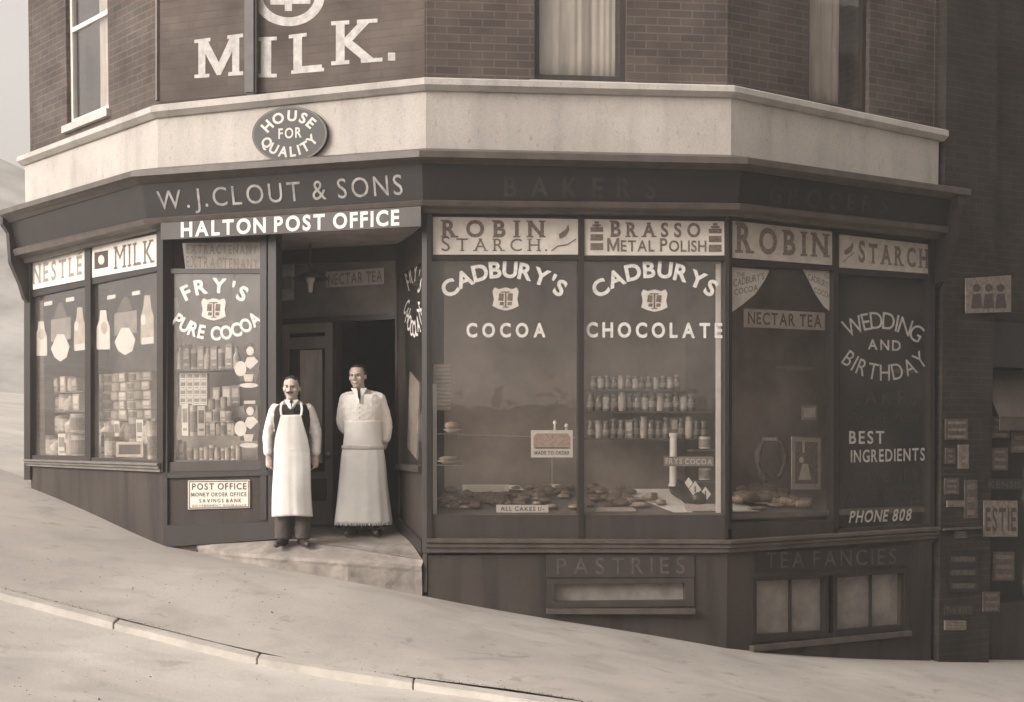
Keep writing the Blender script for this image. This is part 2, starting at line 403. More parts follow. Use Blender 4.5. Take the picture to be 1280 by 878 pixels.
def text_arc(bm, f, s, cx, cy, r, a0, a1, h, o, bold=.032, ws=1.0, top=True, rot=1.0, shear=0, ry=None, wmax=None):
    ry = ry or r
    ws_ = []
    for ch in s: ws_.append(.35 if ch == ' ' else gshape(ch, bold, False)[0])
    n = len(s); g = .35; tot = sum(ws_) + g * (n - 1); x = 0
    for ch, wd in zip(s, ws_):
        mid = (x + wd / 2) / tot; x += wd + g
        if ch == ' ': continue
        a = R(a0 + (a1 - a0) * ((mid - ws_[0] / 2 / tot) / (1 - (ws_[0] + ws_[-1]) / 2 / tot)))
        W, polys = gshape(ch, bold, False)
        if top: px, py = cx + r * math.sin(a), cy - ry * math.cos(a); th = a * rot
        else: px, py = cx + r * math.sin(a), cy + ry * math.cos(a); th = -a * rot
        c_, s_ = math.cos(th), math.sin(th)
        def fn(lx, ly):
            X = (lx - W / 2) * h * ws; Y = (ly - .5) * h
            qx = px + X * c_ + Y * s_; qy = py + X * s_ - Y * c_
            return qx, qy + shear * (qx - cx)
        emit(bm, f, polys, fn, o)
def ellipse(cx, cy, rx, ry, n=40, rot=0):
    P = []
    for k in range(n):
        a = 2 * math.pi * k / n; x, y = rx * math.cos(a), ry * math.sin(a)
        P.append((cx + x * math.cos(rot) - y * math.sin(rot), cy + x * math.sin(rot) + y * math.cos(rot)))
    return P[::-1]
def shield(cx, cy, w_, h_):
    p = [(-.5, -.32), (-.42, -.5), (-.25, -.42), (0, -.5), (.25, -.42), (.42, -.5), (.5, -.32), (.44, 0), (.5, .3), (.28, .42), (0, .5), (-.28, .42), (-.5, .3), (-.44, 0)]
    return [(cx + x * w_, cy + y * h_) for x, y in p][::-1]
# ------------------------------------------------------------------ ground, pavement, kerb, road
def wall_base(f, x, y, o=0):
    p = f.w(x, y, o); return (p.x, p.y, p.z)
GP = [wall_base(FA, 38, 610), wall_base(FA, 204, 682), wall_base(FB, 533, 746), wall_base(FD, 911, 811), wall_base(FD, 1166, 826),
      wall_base(FB, 300, 702, .25), wall_base(FB, 420, 725, .4), wall_base(FC, 720, 779)]
KL = []
for x, y in ((0, 735), (130, 768), (300, 810), (500, 845), (680, 868)):
    KL.append(wall_base(FB, x, y, 3.0))
GP += KL
GPa = np.array(GP)
def pl(x, y): return 25 * np.tanh(x / 25), 30 * np.tanh(y / 30)
A_ = np.array([[1, *pl(p[0], p[1])] for p in GP]); coef, *_r = np.linalg.lstsq(A_, GPa[:, 2], rcond=None)
res = GPa[:, 2] - A_ @ coef
D_ = np.hypot(GPa[:, None, 0] - GPa[None, :, 0], GPa[:, None, 1] - GPa[None, :, 1])
wt = np.linalg.solve(np.exp(-(D_ / 2.2) ** 2) + 1e-3 * np.eye(len(GP)), res)
def gz(x, y):
    px, py = pl(x, y)
    return float(coef[0] + coef[1] * px + coef[2] * py + (np.exp(-(np.hypot(GPa[:, 0] - x, GPa[:, 1] - y) / 2.2) ** 2) * wt).sum())

def grid(bm, rows):
    V = [[bm.verts.new(p) for p in r] for r in rows]
    for a, b in zip(V, V[1:]):
        for k in range(len(a) - 1): bm.faces.new((a[k], a[k + 1], b[k + 1], b[k]))
def axis(lo, hi, fine0, fine1, st, big):
    a = list(np.arange(fine0, fine1 + 1e-6, st)); x = fine0; s = st
    while x > lo: s = min(s * 1.35, big); x -= s; a.insert(0, x)
    x = a[-1]; s = st
    while x < hi: s = min(s * 1.35, big); x += s; a.append(x)
    return a
KH = .05
bm = NB()
xs = axis(-400, 400, -12, 12, .5, 40); ys = axis(-400, 400, 2, 22, .5, 40)
grid(bm, [[(x, y, gz(x, y) - KH - .004) for x in xs] for y in ys])
structure('road', bm, ROAD, smooth=True)

# the pavement follows the building line; the strip is swept from under the walls to the kerb
def strip_pts(o):
    P = []
    dl, dr = FA.d, FD.d
    c0, c4 = corner(0, o), corner(4, o)
    for k in (40, 30, 22, 16, 12, 9, 7, 5, 4, 3, 2, 1): P.append(c0 - dl * k)
    K = [corner(0, 3.0), corner(1, 3.0), corner(2, 3.0)]
    K += [K[2] + FB.d * 3.3, K[2] + FB.d * 7.0]         # the kerb runs straight on past the corner
    cs = [corner(i, o) if i < 3 or o <= 0 else corner(i, 0).lerp(K[i], o / 3.0) for i in range(5)]
    if o > 0: c4 = cs[4]; dr = FD.d.lerp((FB.d + FD.d * .3).normalized(), min(1, o / 3.0)).normalized()
    for a, b in zip(cs, cs[1:]):
        for k in range(8): P.append(a.lerp(b, k / 8))
    P.append(cs[-1])
    for k in (1, 2, 3, 4, 5, 7, 9, 12, 16, 22, 30): P.append(c4 + dr * k)
    return P
OFF = [-.35, -.1, .0, .3, .7, 1.1, 1.5, 1.9, 2.3, 2.7, 3.0]
S_ = [strip_pts(o) for o in OFF]
bm = NB()
grid(bm, [[(p.x, p.y, gz(p.x, p.y)) for p in r] for r in S_])
structure('pavement', bm, PAVE, smooth=True)
# kerb stones: a row of blocks with open joints, a weedy seam behind them
inn, outr = strip_pts(3.012), strip_pts(3.15)
def along(P, step):
    out_, acc = [], 0
    L = [0]
    for a, b in zip(P, P[1:]): L.append(L[-1] + (b - a).length)
    n = int(L[-1] / step)
    for k in range(n + 1):
        d = k * L[-1] / n; i = 0
        while i < len(P) - 2 and L[i + 1] < d: i += 1
        t = (d - L[i]) / max(1e-6, L[i + 1] - L[i]); out_.append(P[i].lerp(P[i + 1], t))
    return out_
ai = along(inn, 1.25); ao_ = [None] * len(ai)
bm = NB()
Lo = [0]
for a, b in zip(outr, outr[1:]): Lo.append(Lo[-1] + (b - a).length)
ao_ = []
n_ = len(ai) - 1
for k in range(n_ + 1):
    d = k * Lo[-1] / n_; i = 0
    while i < len(outr) - 2 and Lo[i + 1] < d: i += 1
    t = (d - Lo[i]) / max(1e-6, Lo[i + 1] - Lo[i]); ao_.append(outr[i].lerp(outr[i + 1], t))
rk = random.Random(3)
for k in range(n_):
    a, b, c, d = ai[k], ai[k + 1], ao_[k + 1], ao_[k]
    e = .002 + rk.random() * .004; u = (b - a).normalized() * e
    q = [a + u, b - u, c - u, d + u]; dz = rk.uniform(-.006, .003)
    top = [(p.x, p.y, gz(p.x, p.y) + .002 + dz) for p in q]; bot = [(p.x, p.y, gz(p.x, p.y) - .3) for p in q]
    prism(bm, top, bot)
bmesh.ops.bevel(bm, geom=[e for e in bm.edges], offset=.006, segments=2, affect='EDGES')
structure('kerb', bm, KERB)
bm = NB(); rk = random.Random(5)
seam = along(strip_pts(2.99), .035)
for k in range(len(seam)):
    p = seam[k]
    if not (-9 < p.x < 3): continue
    if noise.noise(Vector((p.x * .8, p.y * .8, 3))) < -.18: continue
    for _ in range(3):
        q = p + Vector((rk.uniform(-.03, .03), rk.uniform(-.03, .03))); s = rk.uniform(.004, .011)
        z = gz(q.x, q.y)
        a = rk.random() * 6.28; dx, dy = math.cos(a) * s * .5, math.sin(a) * s * .5
        v = [bm.verts.new(c) for c in ((q.x - dx, q.y - dy, z - .002), (q.x + dx, q.y + dy, z - .002), (q.x + rk.uniform(-.01, .01), q.y + rk.uniform(-.01, .01), z + s))]
        bm.faces.new(v)
o = bpy.data.objects.new('weeds', mesh_of('weeds', bm, mat('dry_weeds', (.085, .07, .05), .9, .4, 20))); COL.objects.link(o); o['kind'] = 'stuff'

bm = NB(); rg = random.Random(12)                      # loose grit on the pavement and road
for _ in range(1500):
    x, y = rg.uniform(-5.5, 3.5), rg.uniform(6.5, 13.2)
    on_pave = (Vector((x, y)) - FB.P).dot(FB.n) < 2.98 
    if (Vector((x, y)) - FB.P).dot(FB.n) < .5 or (Vector((x, y)) - FA.P).dot(FA.n) < .05 or (Vector((x, y)) - FC.P).dot(FC.n) < .05: continue
    if 2.95 < (Vector((x, y)) - FB.P).dot(FB.n) < 3.2: continue
    s = rg.uniform(.003, .009) * (1.6 if rg.random() < .06 else 1); z = gz(x, y) - (0 if on_pave else KH + .004)
    a = rg.random() * 6.28; c = [Vector((x + s * 1.3 * math.cos(a + k * 2.09 + rg.uniform(-.3, .3)), y + s * 1.3 * math.sin(a + k * 2.09), z - .001)) for k in range(3)] + [Vector((x, y, z + s))]
    v = [bm.verts.new(p) for p in c]
    for f_ in ((0, 1, 3), (1, 2, 3), (2, 0, 3)): bm.faces.new([v[k] for k in f_])
o = bpy.data.objects.new('grit', mesh_of('grit', bm, mat('grit', (.24, .21, .18), .9, .5, 60))); COL.objects.link(o); o['kind'] = 'stuff'

# ------------------------------------------------------------------ the shop building
ROOT = Vector((CORN[2][0], CORN[2][1], gz(*CORN[2])))
shop = thing('corner_shop', 'dark brick corner shop with cream band and faceted dark painted shop front', 'shop', ROOT)
TOP = CZ + 5.6
GB = CZ - 3.6                                          # foundations
Z_STR = [lev(i, y, .0) for i, y in enumerate((199, 140, 104, 114, 170))]

# --- upper brick wall with three sash windows
def hole_px(f, x0, x1, yb, o, h):
    u0, z0 = f.on(x0, yb, o); u1, _ = f.on(x1, yb, o); return (u0, u1, z0, z0 + h)
OB = -.06
HA = hole_px(FA, 84, 136, 158, OB, 1.75); HC = hole_px(FC, 668, 783, 101, OB, 1.85); HD = hole_px(FD, 1010, 1086, 133, OB, 1.8)
bm = NB()
zb = CZ + 2.9
for f, hs_ in ((FA, [HA]), (FB, []), (FC, [HC]), (FD, [HD])):
    i = FS.index(f)
    a = corner(i, OB); b = corner(i + 1, OB)
    u0 = (a - f.P).dot(f.d); u1 = (b - f.P).dot(f.d)
    wallgrid(bm, f, u0 + (.001 if i else 0), u1 - (.001 if i < 3 else 0), zb, TOP, hs_, OB, .24)
part('brick_wall', bm, BRICK, shop)

def sash(f, h, cx0, cx1, meet, name):
    u0, u1, z0, z1 = h
    fr = NB(); t = .055
    oo = OB - .05
    for a, b, c, d in ((u0, u0 + t, z0, z1), (u1 - t, u1, z0, z1), (u0 + t, u1 - t, z0, z0 + .075), (u0 + t, u1 - t, z1 - t, z1)): fbox(fr, f, a, b, c, d, oo - .05, oo)
    zm = z0 + (z1 - z0) * meet
    fbox(fr, f, u0 + t, u1 - t, zm - .025, zm + .025, oo - .045, oo - .004)
    w_ = part('upper_window', fr, SASH if name == 'a' else PAINT2, shop)
    g = NB(); fbox(g, f, u0 + t, u1 - t, z0 + .075, z1 - t, oo - .03, oo - .024); part('pane', g, GLASS, w_)
    s = NB(); fbox(s, f, u0 - .05, u1 + .05, z0 - .08, z0 - .001, OB - .2, OB + .05); part('sill', s, STRING, w_)
    c = NB(); n = 80; rows = []
    for zz in np.linspace(z0 + .04, z1 - .02, 8):
        r = []
        for k in range(n + 1):
            u = u0 + (u1 - u0) * (cx0 + (cx1 - cx0) * k / n)
            r.append(f.pt(u, zz, oo - .065 + .03 * noise.noise(Vector((u * 9, zz * .25, 3))) + .018 * noise.noise(Vector((u * 24, zz * .4, 8)))))
        rows.append(r)
    grid(c, rows); 
    sol = c.faces[:]; bmesh.ops.solidify(c, geom=sol, thickness=.004)
    part('curtain', c, CURT, w_, smooth=True)
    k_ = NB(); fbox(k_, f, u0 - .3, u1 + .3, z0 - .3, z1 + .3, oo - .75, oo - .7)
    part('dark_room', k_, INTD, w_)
sash(FA, HA, .55, 1.0, .62, 'a'); sash(FC, HC, .02, .90, .92, 'c'); sash(FD, HD, .06, .62, .9, 'd')

# --- painted wall sign
bm = NB(); fpoly(bm, FB, [(200, 128), (531, 97), (531, -60), (200, -60)], OB + .0015, OB + .005)
sg = part('painted_wall_sign', bm, brick_mat('painted_sign_ground', (.102, .080, .069), (.088, .069, .060), (.092, .073, .063), .6), shop)
bm = NB(); om = OB + .0085
for s, q in (('M', (243, 98, 50, 304, 94, 42)), ('I', (319, 97, 47, 346, 97, 46)), ('L', (361, 93, 44, 408, 89, 38)), ('K', (414, 82, 27, 478, 77, 23))):
    text_quad(bm, FB, s, q, om, .018, True)
flatpoly(bm, FB, quadpx(485, 66, 494, 76), om)
part('lettering', bm, WHITE2, sg)
bm = NB()
P1 = ellipse(361, -6, 45, 39, 40); P2 = ellipse(361, -6, 33, 28, 40)
A = [FB.w(x, y, om) for x, y in P1]; B = [FB.w(x, y, om) for x, y in P2]
va = [bm.verts.new(p) for p in A]; vb = [bm.verts.new(p) for p in B]
for k in range(40): bm.faces.new((va[k], va[(k + 1) % 40], vb[(k + 1) % 40], vb[k]))
flatpoly(bm, FB, quadpx(356, -18, 365, 14), om); flatpoly(bm, FB, quadpx(338, -2, 355.8, 6), om + .0002); flatpoly(bm, FB, quadpx(365.2, -3, 388, 5), om + .0002)
part('emblem', bm, WHITE2, sg)
bm = NB(); fpoly(bm, FB, quadpx(304, -120, 319, 118), OB + .02, OB + .10)
bmesh.ops.bevel(bm, geom=bm.edges[:], offset=.02, segments=2, affect='EDGES')
part('drainpipe', bm, mat('pipe_paint', (.055, .045, .042), .5, .3, 8), shop)
bm = NB(); fpoly(bm, FA, [(194, 126), (196, 125), (196, -60), (194, -60)], OB + .004, OB + .03); part('corner_wire_pipe', bm, mat('grey_pipe', (.16, .135, .12), .6, .2, 8), shop)

# --- string course, cream band, cornice, fascia
zt0, zt1 = LV((196, 133, 98, 108, 163), .10), LV((206, 146, 111, 120, 175), .10)
bm = NB(); sweep(bm, 0, 4, [(-.3, [z + .03 for z in zt0]), (.06, [z + .02 for z in zt0]), (.10, zt0), (.10, [a + (b - a) * .55 for a, b in zip(zt0, zt1)]), (.045, zt1), (-.3, zt1)], .04, .06)
part('string_course', bm, STRING, shop)
zc1 = LV((262, 217, 191, 199, 236), .02)
bm = NB(); sweep(bm, 0, 4, [(-.29, [z - .001 for z in zt1]), (.02, [z - .001 for z in zt1]), (.02, [z - .05 for z in zc1]), (-.29, [z - .05 for z in zc1])])
part('cream_band', bm, CREAM, shop)
k0, k1, k2 = LV((264, 214, 188, 197, 236), .36), LV((270, 221, 196, 205, 243), .36), LV((280, 230, 204, 213, 250), .25)
bm = NB(); sweep(bm, 0, 4, [(.024, [z + .09 for z in k0]), (.30, [z + .02 for z in k0]), (.36, k0), (.36, k1), (.31, [a * .6 + b * .4 for a, b in zip(k1, k2)]), (.25, k2), (.024, k2)], -.06, .12)
part('cornice', bm, MOULD, shop)
f1 = LV((311, 273, 250, 254, 283), .17)
bm = NB(); sweep(bm, 0, 4, [(.0, [z - .001 for z in k2]), (.235, [z - .001 for z in k2]), (.17, f1), (0, f1)], -.06, .09)
fascia = part('fascia', bm, FASC, shop)
f2 = LV((321, 280, 257, 262, 291), .2); f3 = LV((330, 287, 266, 270, 300), .08)
bm = NB(); sweep(bm, 0, 4, [(.0, [z - .001 for z in f1]), (.17, [z - .001 for z in f1]), (.22, [a * .7 + b * .3 for a, b in zip(f1, f2)]), (.20, f2), (.10, [a * .7 + b * .3 for a, b in zip(f2, f3)]), (.08, f3), (0, f3)], -.05, .06)
part('fascia_moulding', bm, MOULD, shop)
for f, i, sgn in ((FA, 0, -1), (FD, 4, 1)):            # scrolled brackets at the two ends
    bm = NB(); u = 0 if i == 0 else f.L
    zt, zl = k1[i], f3[i]
    prof = [(.0, zt), (.33, zt), (.33, zt - .10), (.26, zt - .2), (.24, zl), (.13, zl - .25), (.08, zl - .42), (.0, zl - .5)]
    a, b = (u + .0, u + .09) if sgn < 0 else (u - .04, u + .08)
    prism(bm, [f.pt(a, z, o) for o, z in prof], [f.pt(b, z, o) for o, z in prof]); part('bracket', bm, PAINT, shop)
def fas_text(f, s, q, m, bold=.0, gap=.3, serif=False):
    bm = NB(); text_quad(bm, f, s, q, .245, bold, serif, gap); return part('lettering', bm, m, fascia)
def fas(f, s, q, m, bold, gap):                       # lettering set on the tilted fascia board
    i = FS.index(f); bm = NB()
    text_quad(bm, f, s, q, .2, bold, False, gap)
    for v in bm.verts:
        p = Vector((v.co.x, v.co.y)); u = (p - f.P).dot(f.d) / f.L
        zt, zl = k2[i] + (k2[i + 1] - k2[i]) * u, f1[i] + (f1[i + 1] - f1[i]) * u
        t = (v.co.z - zl) / (zt - zl); o = .17 + .065 * t + .006 - .2
        v.co += Vector((f.n.x * o, f.n.y * o, 0))
    return part('lettering', bm, m, fascia)
fas(FB, 'W.J.CLOUT & SONS', (197, 262, 240, 503, 243, 219), GILT, .0, .32)
fas(FC, 'BAKERS', (630, 246, 221, 820, 249, 224), FAINT2, .018, .75)
fas(FD, 'GROCERS', (962, 254, 232, 1110, 268, 248), FAINT2, .018, .5)

# --- carcass behind the shop front
zsA, zsC = lev(1, 583, 0), lev(2, 675, 0)
ceil = CZ + 2.12
rear = Vector((-.4, 22.5))
bm = NB()
pA, pD = corner(0, -.05), corner(4, -.05)
def wallseg(bm, a, b, z0, z1, th=.25):
    d = (b - a).normalized(); n = Vector((-d.y, d.x)) * th
    q = [a, b, b + n, a + n]; prism(bm, [(p.x, p.y, z1) for p in q], [(p.x, p.y, z0) for p in q])
wallseg(bm, rear, Vector((pA.x, pA.y)), GB, TOP); wallseg(bm, Vector((pD.x, pD.y)), rear, GB, TOP, -.2)
part('rear_wall', bm, BRICK, shop)
bm = NB()
base = [corner(i, .12) for i in range(5)] + [rear]
ridge = Vector((-.5, 17.5))
top = [bm.verts.new((p.x, p.y, TOP + .01)) for p in base]; ap = bm.verts.new((ridge.x, ridge.y, TOP + 2.2)); bot = [bm.verts.new((p.x, p.y, TOP - .12)) for p in base]
bm.faces.new(bot)
for k in range(6): bm.faces.new((top[k], top[(k + 1) % 6], ap)); bm.faces.new((top[k], bot[k], bot[(k + 1) % 6], top[(k + 1) % 6]))
part('roof', bm, SLATE, shop)
bm = NB()                                              # ceiling over the shop
pl_ = [corner(i, -.10) for i in range(5)] + [rear]
prism(bm, [(p.x, p.y, CZ + 2.86) for p in pl_], [(p.x, p.y, ceil + .3) for p in pl_]); part('ceiling', bm, INT, shop)

bm = NB(); a_, b_ = corner(0, -.02) + FA.d * .03, corner(0, -1.2) + FA.d * .03
wallseg(bm, a_, b_, CZ - 1.6, ceil, .02); part('display_end', bm, mat('display_end_board', (.22, .195, .175), .8, .3, 4), shop)
# display backs, beds
DB = -.95
def backwall(i0, i1, z0, z1, m, o=DB, ua=None, ub=None):
    bm = NB(); P = [corner(i, o) for i in range(i0, i1 + 1)]
    if ub is not None: P[-1] = FB.P + FB.n * o + FB.d * FB.on(ub, 543, o)[0]
    for a, b in zip(P, P[1:]): wallseg(bm, a, b, z0, z1, .04)
    part('display_back', bm, m, shop)
uR0 = 338                               # right end of the small window on the entrance side
backwall(0, 2, CZ - 1.6, ceil + .3, mat('display_back_left', (.15, .13, .118), .8, .35, 2.5), DB, None, uR0)
backwall(2, 4, CZ - 2.4, ceil + .3, mat('display_back_right', (.16, .13, .108), .8, .4, 2.0))
zbA, zbB, zbC = CZ + (lev(1, 574, 0) - CZ), lev(1, 578, 0), lev(2, 645, 0)
def bed(f, i, o0, o1, z0, z1, ua=None, ub=None):
    a0, a1 = corner(i, o0), corner(i, o1); b0, b1 = corner(i + 1, o0), corner(i + 1, o1)
    if ub is not None: b0 = f.P + f.n * o0 + f.d * f.on(ub, 543, o0)[0]; b1 = f.P + f.n * o1 + f.d * f.on(ub, 543, o1)[0]
    bm = NB(); prism(bm, [(a0.x, a0.y, z0), (b0.x, b0.y, z0), (b1.x, b1.y, z1), (a1.x, a1.y, z1)], [(p[0], p[1], p[2] - .05) for p in ((a0.x, a0.y, z0), (b0.x, b0.y, z0), (b1.x, b1.y, z1), (a1.x, a1.y, z1))]); part('display_bed', bm, BED, shop)
bed(FA, 0, -.05, DB, zbA - .01, zbA - .01); bed(FB, 1, -.05, DB, zbA - .01, zbA - .01, None, uR0)
bed(FC, 2, -.05, DB, zbC - .005, zbC + .22); bed(FD, 3, -.05, DB, zbC - .01, zbC + .16)

# --- posts and rails of the shop front
def post(f, x0, x1, yt, yb, o0=-.09, o1=.03, yt1=None, yb1=None): 
    bm = NB(); fpoly(bm, f, quadpx(x0, yt, x1, yb, yt1, yb1), o0, o1); part('post', bm, PAINT, shop)
def rail(f, q, o0=-.06, o1=0, m=None, name='transom_rail'):
    bm = NB(); fpoly(bm, f, q, o0, o1); part(name, bm, m or PAINT, shop)
post(FA, 30, 37.5, 318, 600)
post(FA, 106, 113, 303, 577, -.09, .015); post(FA, 196, 203.5, 280, 590)
post(FB, 203.6, 209, 282, 660)
post(FB, 325, 333, 270, 650, -.07, .02); post(FB, 335, 345, 270, 670, -.09, .03)
post(FB, 527.5, 533.6, 255, 690)
post(FC, 533.8, 540, 262, 676); post(FC, 723, 730, 268, 676, -.09, .015); post(FC, 906.5, 910.3, 268, 676)
post(FD, 910.7, 915, 268, 662); post(FD, 1042, 1048.5, 281, 664, -.09, .015); post(FD, 1163, 1168.5, 296, 665)
                                             # transom bars
rail(FA, [(37.5, 372), (106, 357.5), (106, 351), (37.5, 364)], -.06, .0); rail(FA, [(113, 356), (196, 339), (196, 333.5), (113, 348)], -.06, .0)
rail(FA, [(37.5, 325), (106, 312), (106, 300), (37.5, 312)], -.06, .0); rail(FA, [(113, 309), (196, 292), (196, 280), (113, 296)], -.06, .0)
rail(FB, [(209, 342), (325, 342), (325, 336), (209, 336)], -.06, .0)
rail(FC, quadpx(540, 319, 723, 325), -.06, .0); rail(FC, quadpx(730, 320, 906.5, 326), -.06, .0)
rail(FD, [(915, 332), (1042, 338.5), (1042, 333), (915, 323)], -.06, .0); rail(FD, [(1048.5, 343), (1163, 349), (1163, 343), (1048.5, 335)], -.06, .0)
rail(FC, [(540, 271), (723, 274), (723, 263), (540, 261)], -.06, .0); rail(FC, [(730, 274), (906.5, 277), (906.5, 265), (730, 263)], -.06, .0)
rail(FD, [(915, 275), (1042, 289), (1042, 276), (915, 264)], -.06, .0); rail(FD, [(1048.5, 292), (1163, 305), (1163, 290), (1048.5, 277)], -.06, .0)
# bottom rails under the panes
rail(FC, quadpx(540, 644, 723, 674), -.08, .005, PAINT2, 'bottom_rail'); rail(FC, quadpx(730, 644, 906.5, 675), -.08, .005, PAINT2, 'bottom_rail')
rail(FD, [(915, 676), (1042, 668), (1042, 650), (915, 654)], -.08, .005, PAINT2, 'bottom_rail'); rail(FD, [(1048.5, 668), (1163, 660), (1163, 655), (1048.5, 661)], -.08, .005, PAINT2, 'bottom_rail')
rail(FA, [(37.5, 579), (106, 580), (106, 570), (37.5, 569)], -.08, .005, PAINT2, 'bottom_rail'); rail(FA, [(113, 581), (196, 584), (196, 576), (113, 572)], -.08, .005, PAINT2, 'bottom_rail')
rail(FB, [(209, 590), (325, 588), (325, 575), (209, 578)], -.08, .005, PAINT2, 'bottom_rail')

# --- moulded sills
zs0, zs1 = [0, lev(1, 579, .06), lev(2, 673, .06), lev(3, 675, .06), lev(4, 659, .06)], [0, 0, lev(2, 692, .06), lev(3, 692, .06), lev(4, 674, .06)]
zs0[0] = lev(0, 574, .06); zs0[1] = lev(1, 579, .06); zs1[0] = lev(0, 583, .06); zs1[1] = lev(1, 591, .06)
def sillprof(a, b):
    mix = lambda t: [x + (y - x) * t for x, y in zip(a, b)]
    return [(-.08, mix(0)), (.055, mix(.02)), (.075, mix(.08)), (.075, mix(.28)), (.05, mix(.34)), (.06, mix(.46)), (.06, mix(.6)), (.035, mix(.66)), (.04, mix(.95)), (.02, mix(1.0)), (-.08, mix(1.0))]
bm = NB(); sweep(bm, 2, 4, sillprof(zs0, zs1), 0, .05); part('moulded_sill', bm, MOULD, shop)
bm = NB(); sweep(bm, 0, 1, sillprof(zs0, zs1), .05); part('moulded_sill', bm, mat('pale_sill_paint', (.15, .135, .12), .5, .25, 6), shop)

# --- stall risers
def riser_seg(bm, f, u0, u1, zt, zb_, o=0, th=.2): fbox(bm, f, u0, u1, zb_, zt, o - th, o)
bm = NB()
A = [FA.pt(0, zs1[0] + .01, 0), FA.pt(FA.L - .001, zs1[1] + .01, 0)]
prism(bm, [FA.pt(0, GB, 0), FA.pt(FA.L - .001, GB, 0), A[1], A[0]], [FA.back(p, -.07) for p in (FA.pt(0, GB, 0), FA.pt(FA.L - .001, GB, 0), A[1], A[0])])
uB = FB.on(345, 640)[0]
fbox(bm, FB, 0.001, uB, GB, zbB - .02, -.07, .0)
part('stall_riser', bm, RISER, shop)
bm = NB(); fpoly(bm, FB, [(207, 684), (345, 674), (345, 653), (207, 657)], .001, .035); part('skirting', bm, PAINT, shop)
bm = NB(); fpoly(bm, FB, [(207, 598), (345, 594), (345, 588), (207, 591)], .001, .03); part('sill_board', bm, PAINT, shop)
bm = NB()                                              # brick-and-render base under the long sill, with the cellar openings
cw = hole_px(FC, 690, 858, 758, 0, 0); uc0, uc1 = FC.on(690, 728)[0], FC.on(860, 728)[0]; zc0, zc1_ = FC.on(770, 757)[1], FC.on(770, 727)[1]
zC = min(zs1[2], zs1[3]) + .004
wallgrid(bm, FC, 0.002, FC.L - .001, GB, zC, [(uc0, uc1, zc0, zc1_)], 0, .16)
d0, d1 = FD.on(945, 760)[0], FD.on(1034, 760)[0]; e0, e1 = FD.on(1046, 750)[0], FD.on(1126, 750)[0]
dz0, dz1 = FD.on(990, 796)[1], FD.on(990, 723)[1]; 
zD = min(zs1[3], zs1[4]) + .002
wallgrid(bm, FD, 0.001, FD.L, GB, zD, [(d0, e1, dz0, dz1)], 0, .16)
part('stall_riser', bm, RISER, shop)
bm = NB(); fpoly(bm, FD, [(911, 694), (1168, 678), (1168, 672), (911, 690)], -.1, -.001); part('riser_head', bm, RISER, shop)
# cellar windows
bm = NB(); q = frame(bm, FC, [(684, 760), (868, 758), (867, 723), (684, 724)], .07, .09, .06, .05, -.05, .02)
cwn = part('cellar_window', bm, PAINT2, shop)
bm = NB(); fbox(bm, FC, uc0 - .02, uc1 + .02, zc0 - .03, zc1_ + .03, -.09, -.052); part('pane', bm, FROST, cwn)
bm = NB(); fpoly(bm, FC, quadpx(684, 761.5, 869, 768), .001, .08); part('sill', bm, MOULD, cwn)
for q_, pq in (([(941, 803), (1036, 797), (1036, 718), (941, 722)], None), ([(1042, 797), (1136, 789), (1136, 711), (1042, 718)], None)):
    bm = NB(); frame(bm, FD, q_, .05, .06, .07, .04, -.04, .02)
    x0, x1 = q_[0][0], q_[1][0]; xm = (x0 + x1) / 2
    fpoly(bm, FD, [(xm - 1, q_[0][1] - 8), (xm + 1, q_[1][1] - 6), (xm + 1, q_[2][1] + 6), (xm - 1, q_[3][1] + 6)], -.048, -.02)
    c2 = part('cellar_window', bm, PAINT, shop)
    bm = NB(); fpoly(bm, FD, [(x0 + 1, q_[0][1] - 2), (x1 - 1, q_[1][1] - 2), (x1 - 1, q_[2][1] + 2), (x0 + 1, q_[3][1] + 2)], -.085, -.05); part('pane', bm, FROST, c2)
bm = NB(); fpoly(bm, FD, [(942, 815), (1140, 795), (1140, 789), (942, 808)], .001, .07); part('cellar_sill', bm, MOULD, shop)
# painted name panels on the base
bm = NB(); fpoly(bm, FC, quadpx(683, 694, 868, 722), .001, .012); pn = part('name_panel', bm, PAINT2, shop)
bm = NB(); text_quad(bm, FC, 'PASTRIES', (696, 718, 698, 856, 717, 697), .0145, .0, False, .5); part('lettering', bm, FAINT, pn)
bm = NB(); fpoly(bm, FD, [(944, 716), (1140, 706), (1140, 682), (944, 692)], .001, .012); pn = part('name_panel', bm, PAINT, shop)
bm = NB(); text_quad(bm, FD, 'TEA FANCIES', (958, 711, 691, 1120, 705, 686), .0145, .0, False, .4); part('lettering', bm, FAINT, pn)
bm = NB(); fpoly(bm, FB, [(528, 740), (533.5, 741), (533.5, 690), (528, 694)], -.2, .015); part('corner_plinth', bm, RISER, shop)

# --- the recessed entrance
RB = -1.12                                             # depth of the recess behind the front line
uL, uRt = FB.on(345, 560)[0], FB.on(527.5, 560)[0]
PL0, PR0 = FB.pt(uL, 0, -.09), FB.pt(uRt, 0, -.09)
ul2, ur2 = FB.on(343, 560, RB)[0], FB.on(497, 560, RB)[0]
PL1, PR1 = FB.pt(ul2, 0, RB), FB.pt(ur2, 0, RB)
FR = Face((PL1.x, PL1.y), (PR1.x, PR1.y)); FSd = Face((PR1.x, PR1.y), (PR0.x, PR0.y)); FL = Face((PL0.x, PL0.y), (PL1.x, PL1.y))
EU = [FB.on(x, 560)[0] for x in (245, 300, 366, 450, 527)]
EO = [.004, .25, .42, .34, .06]
EZ = [FB.on(x, y, o)[1] for x, y, o in zip((245, 300, 366, 450, 527), (683, 691, 696, 702, 708), EO)]
BU = [FB.on(x, 560)[0] for x in (245, 345, 430, 527)]
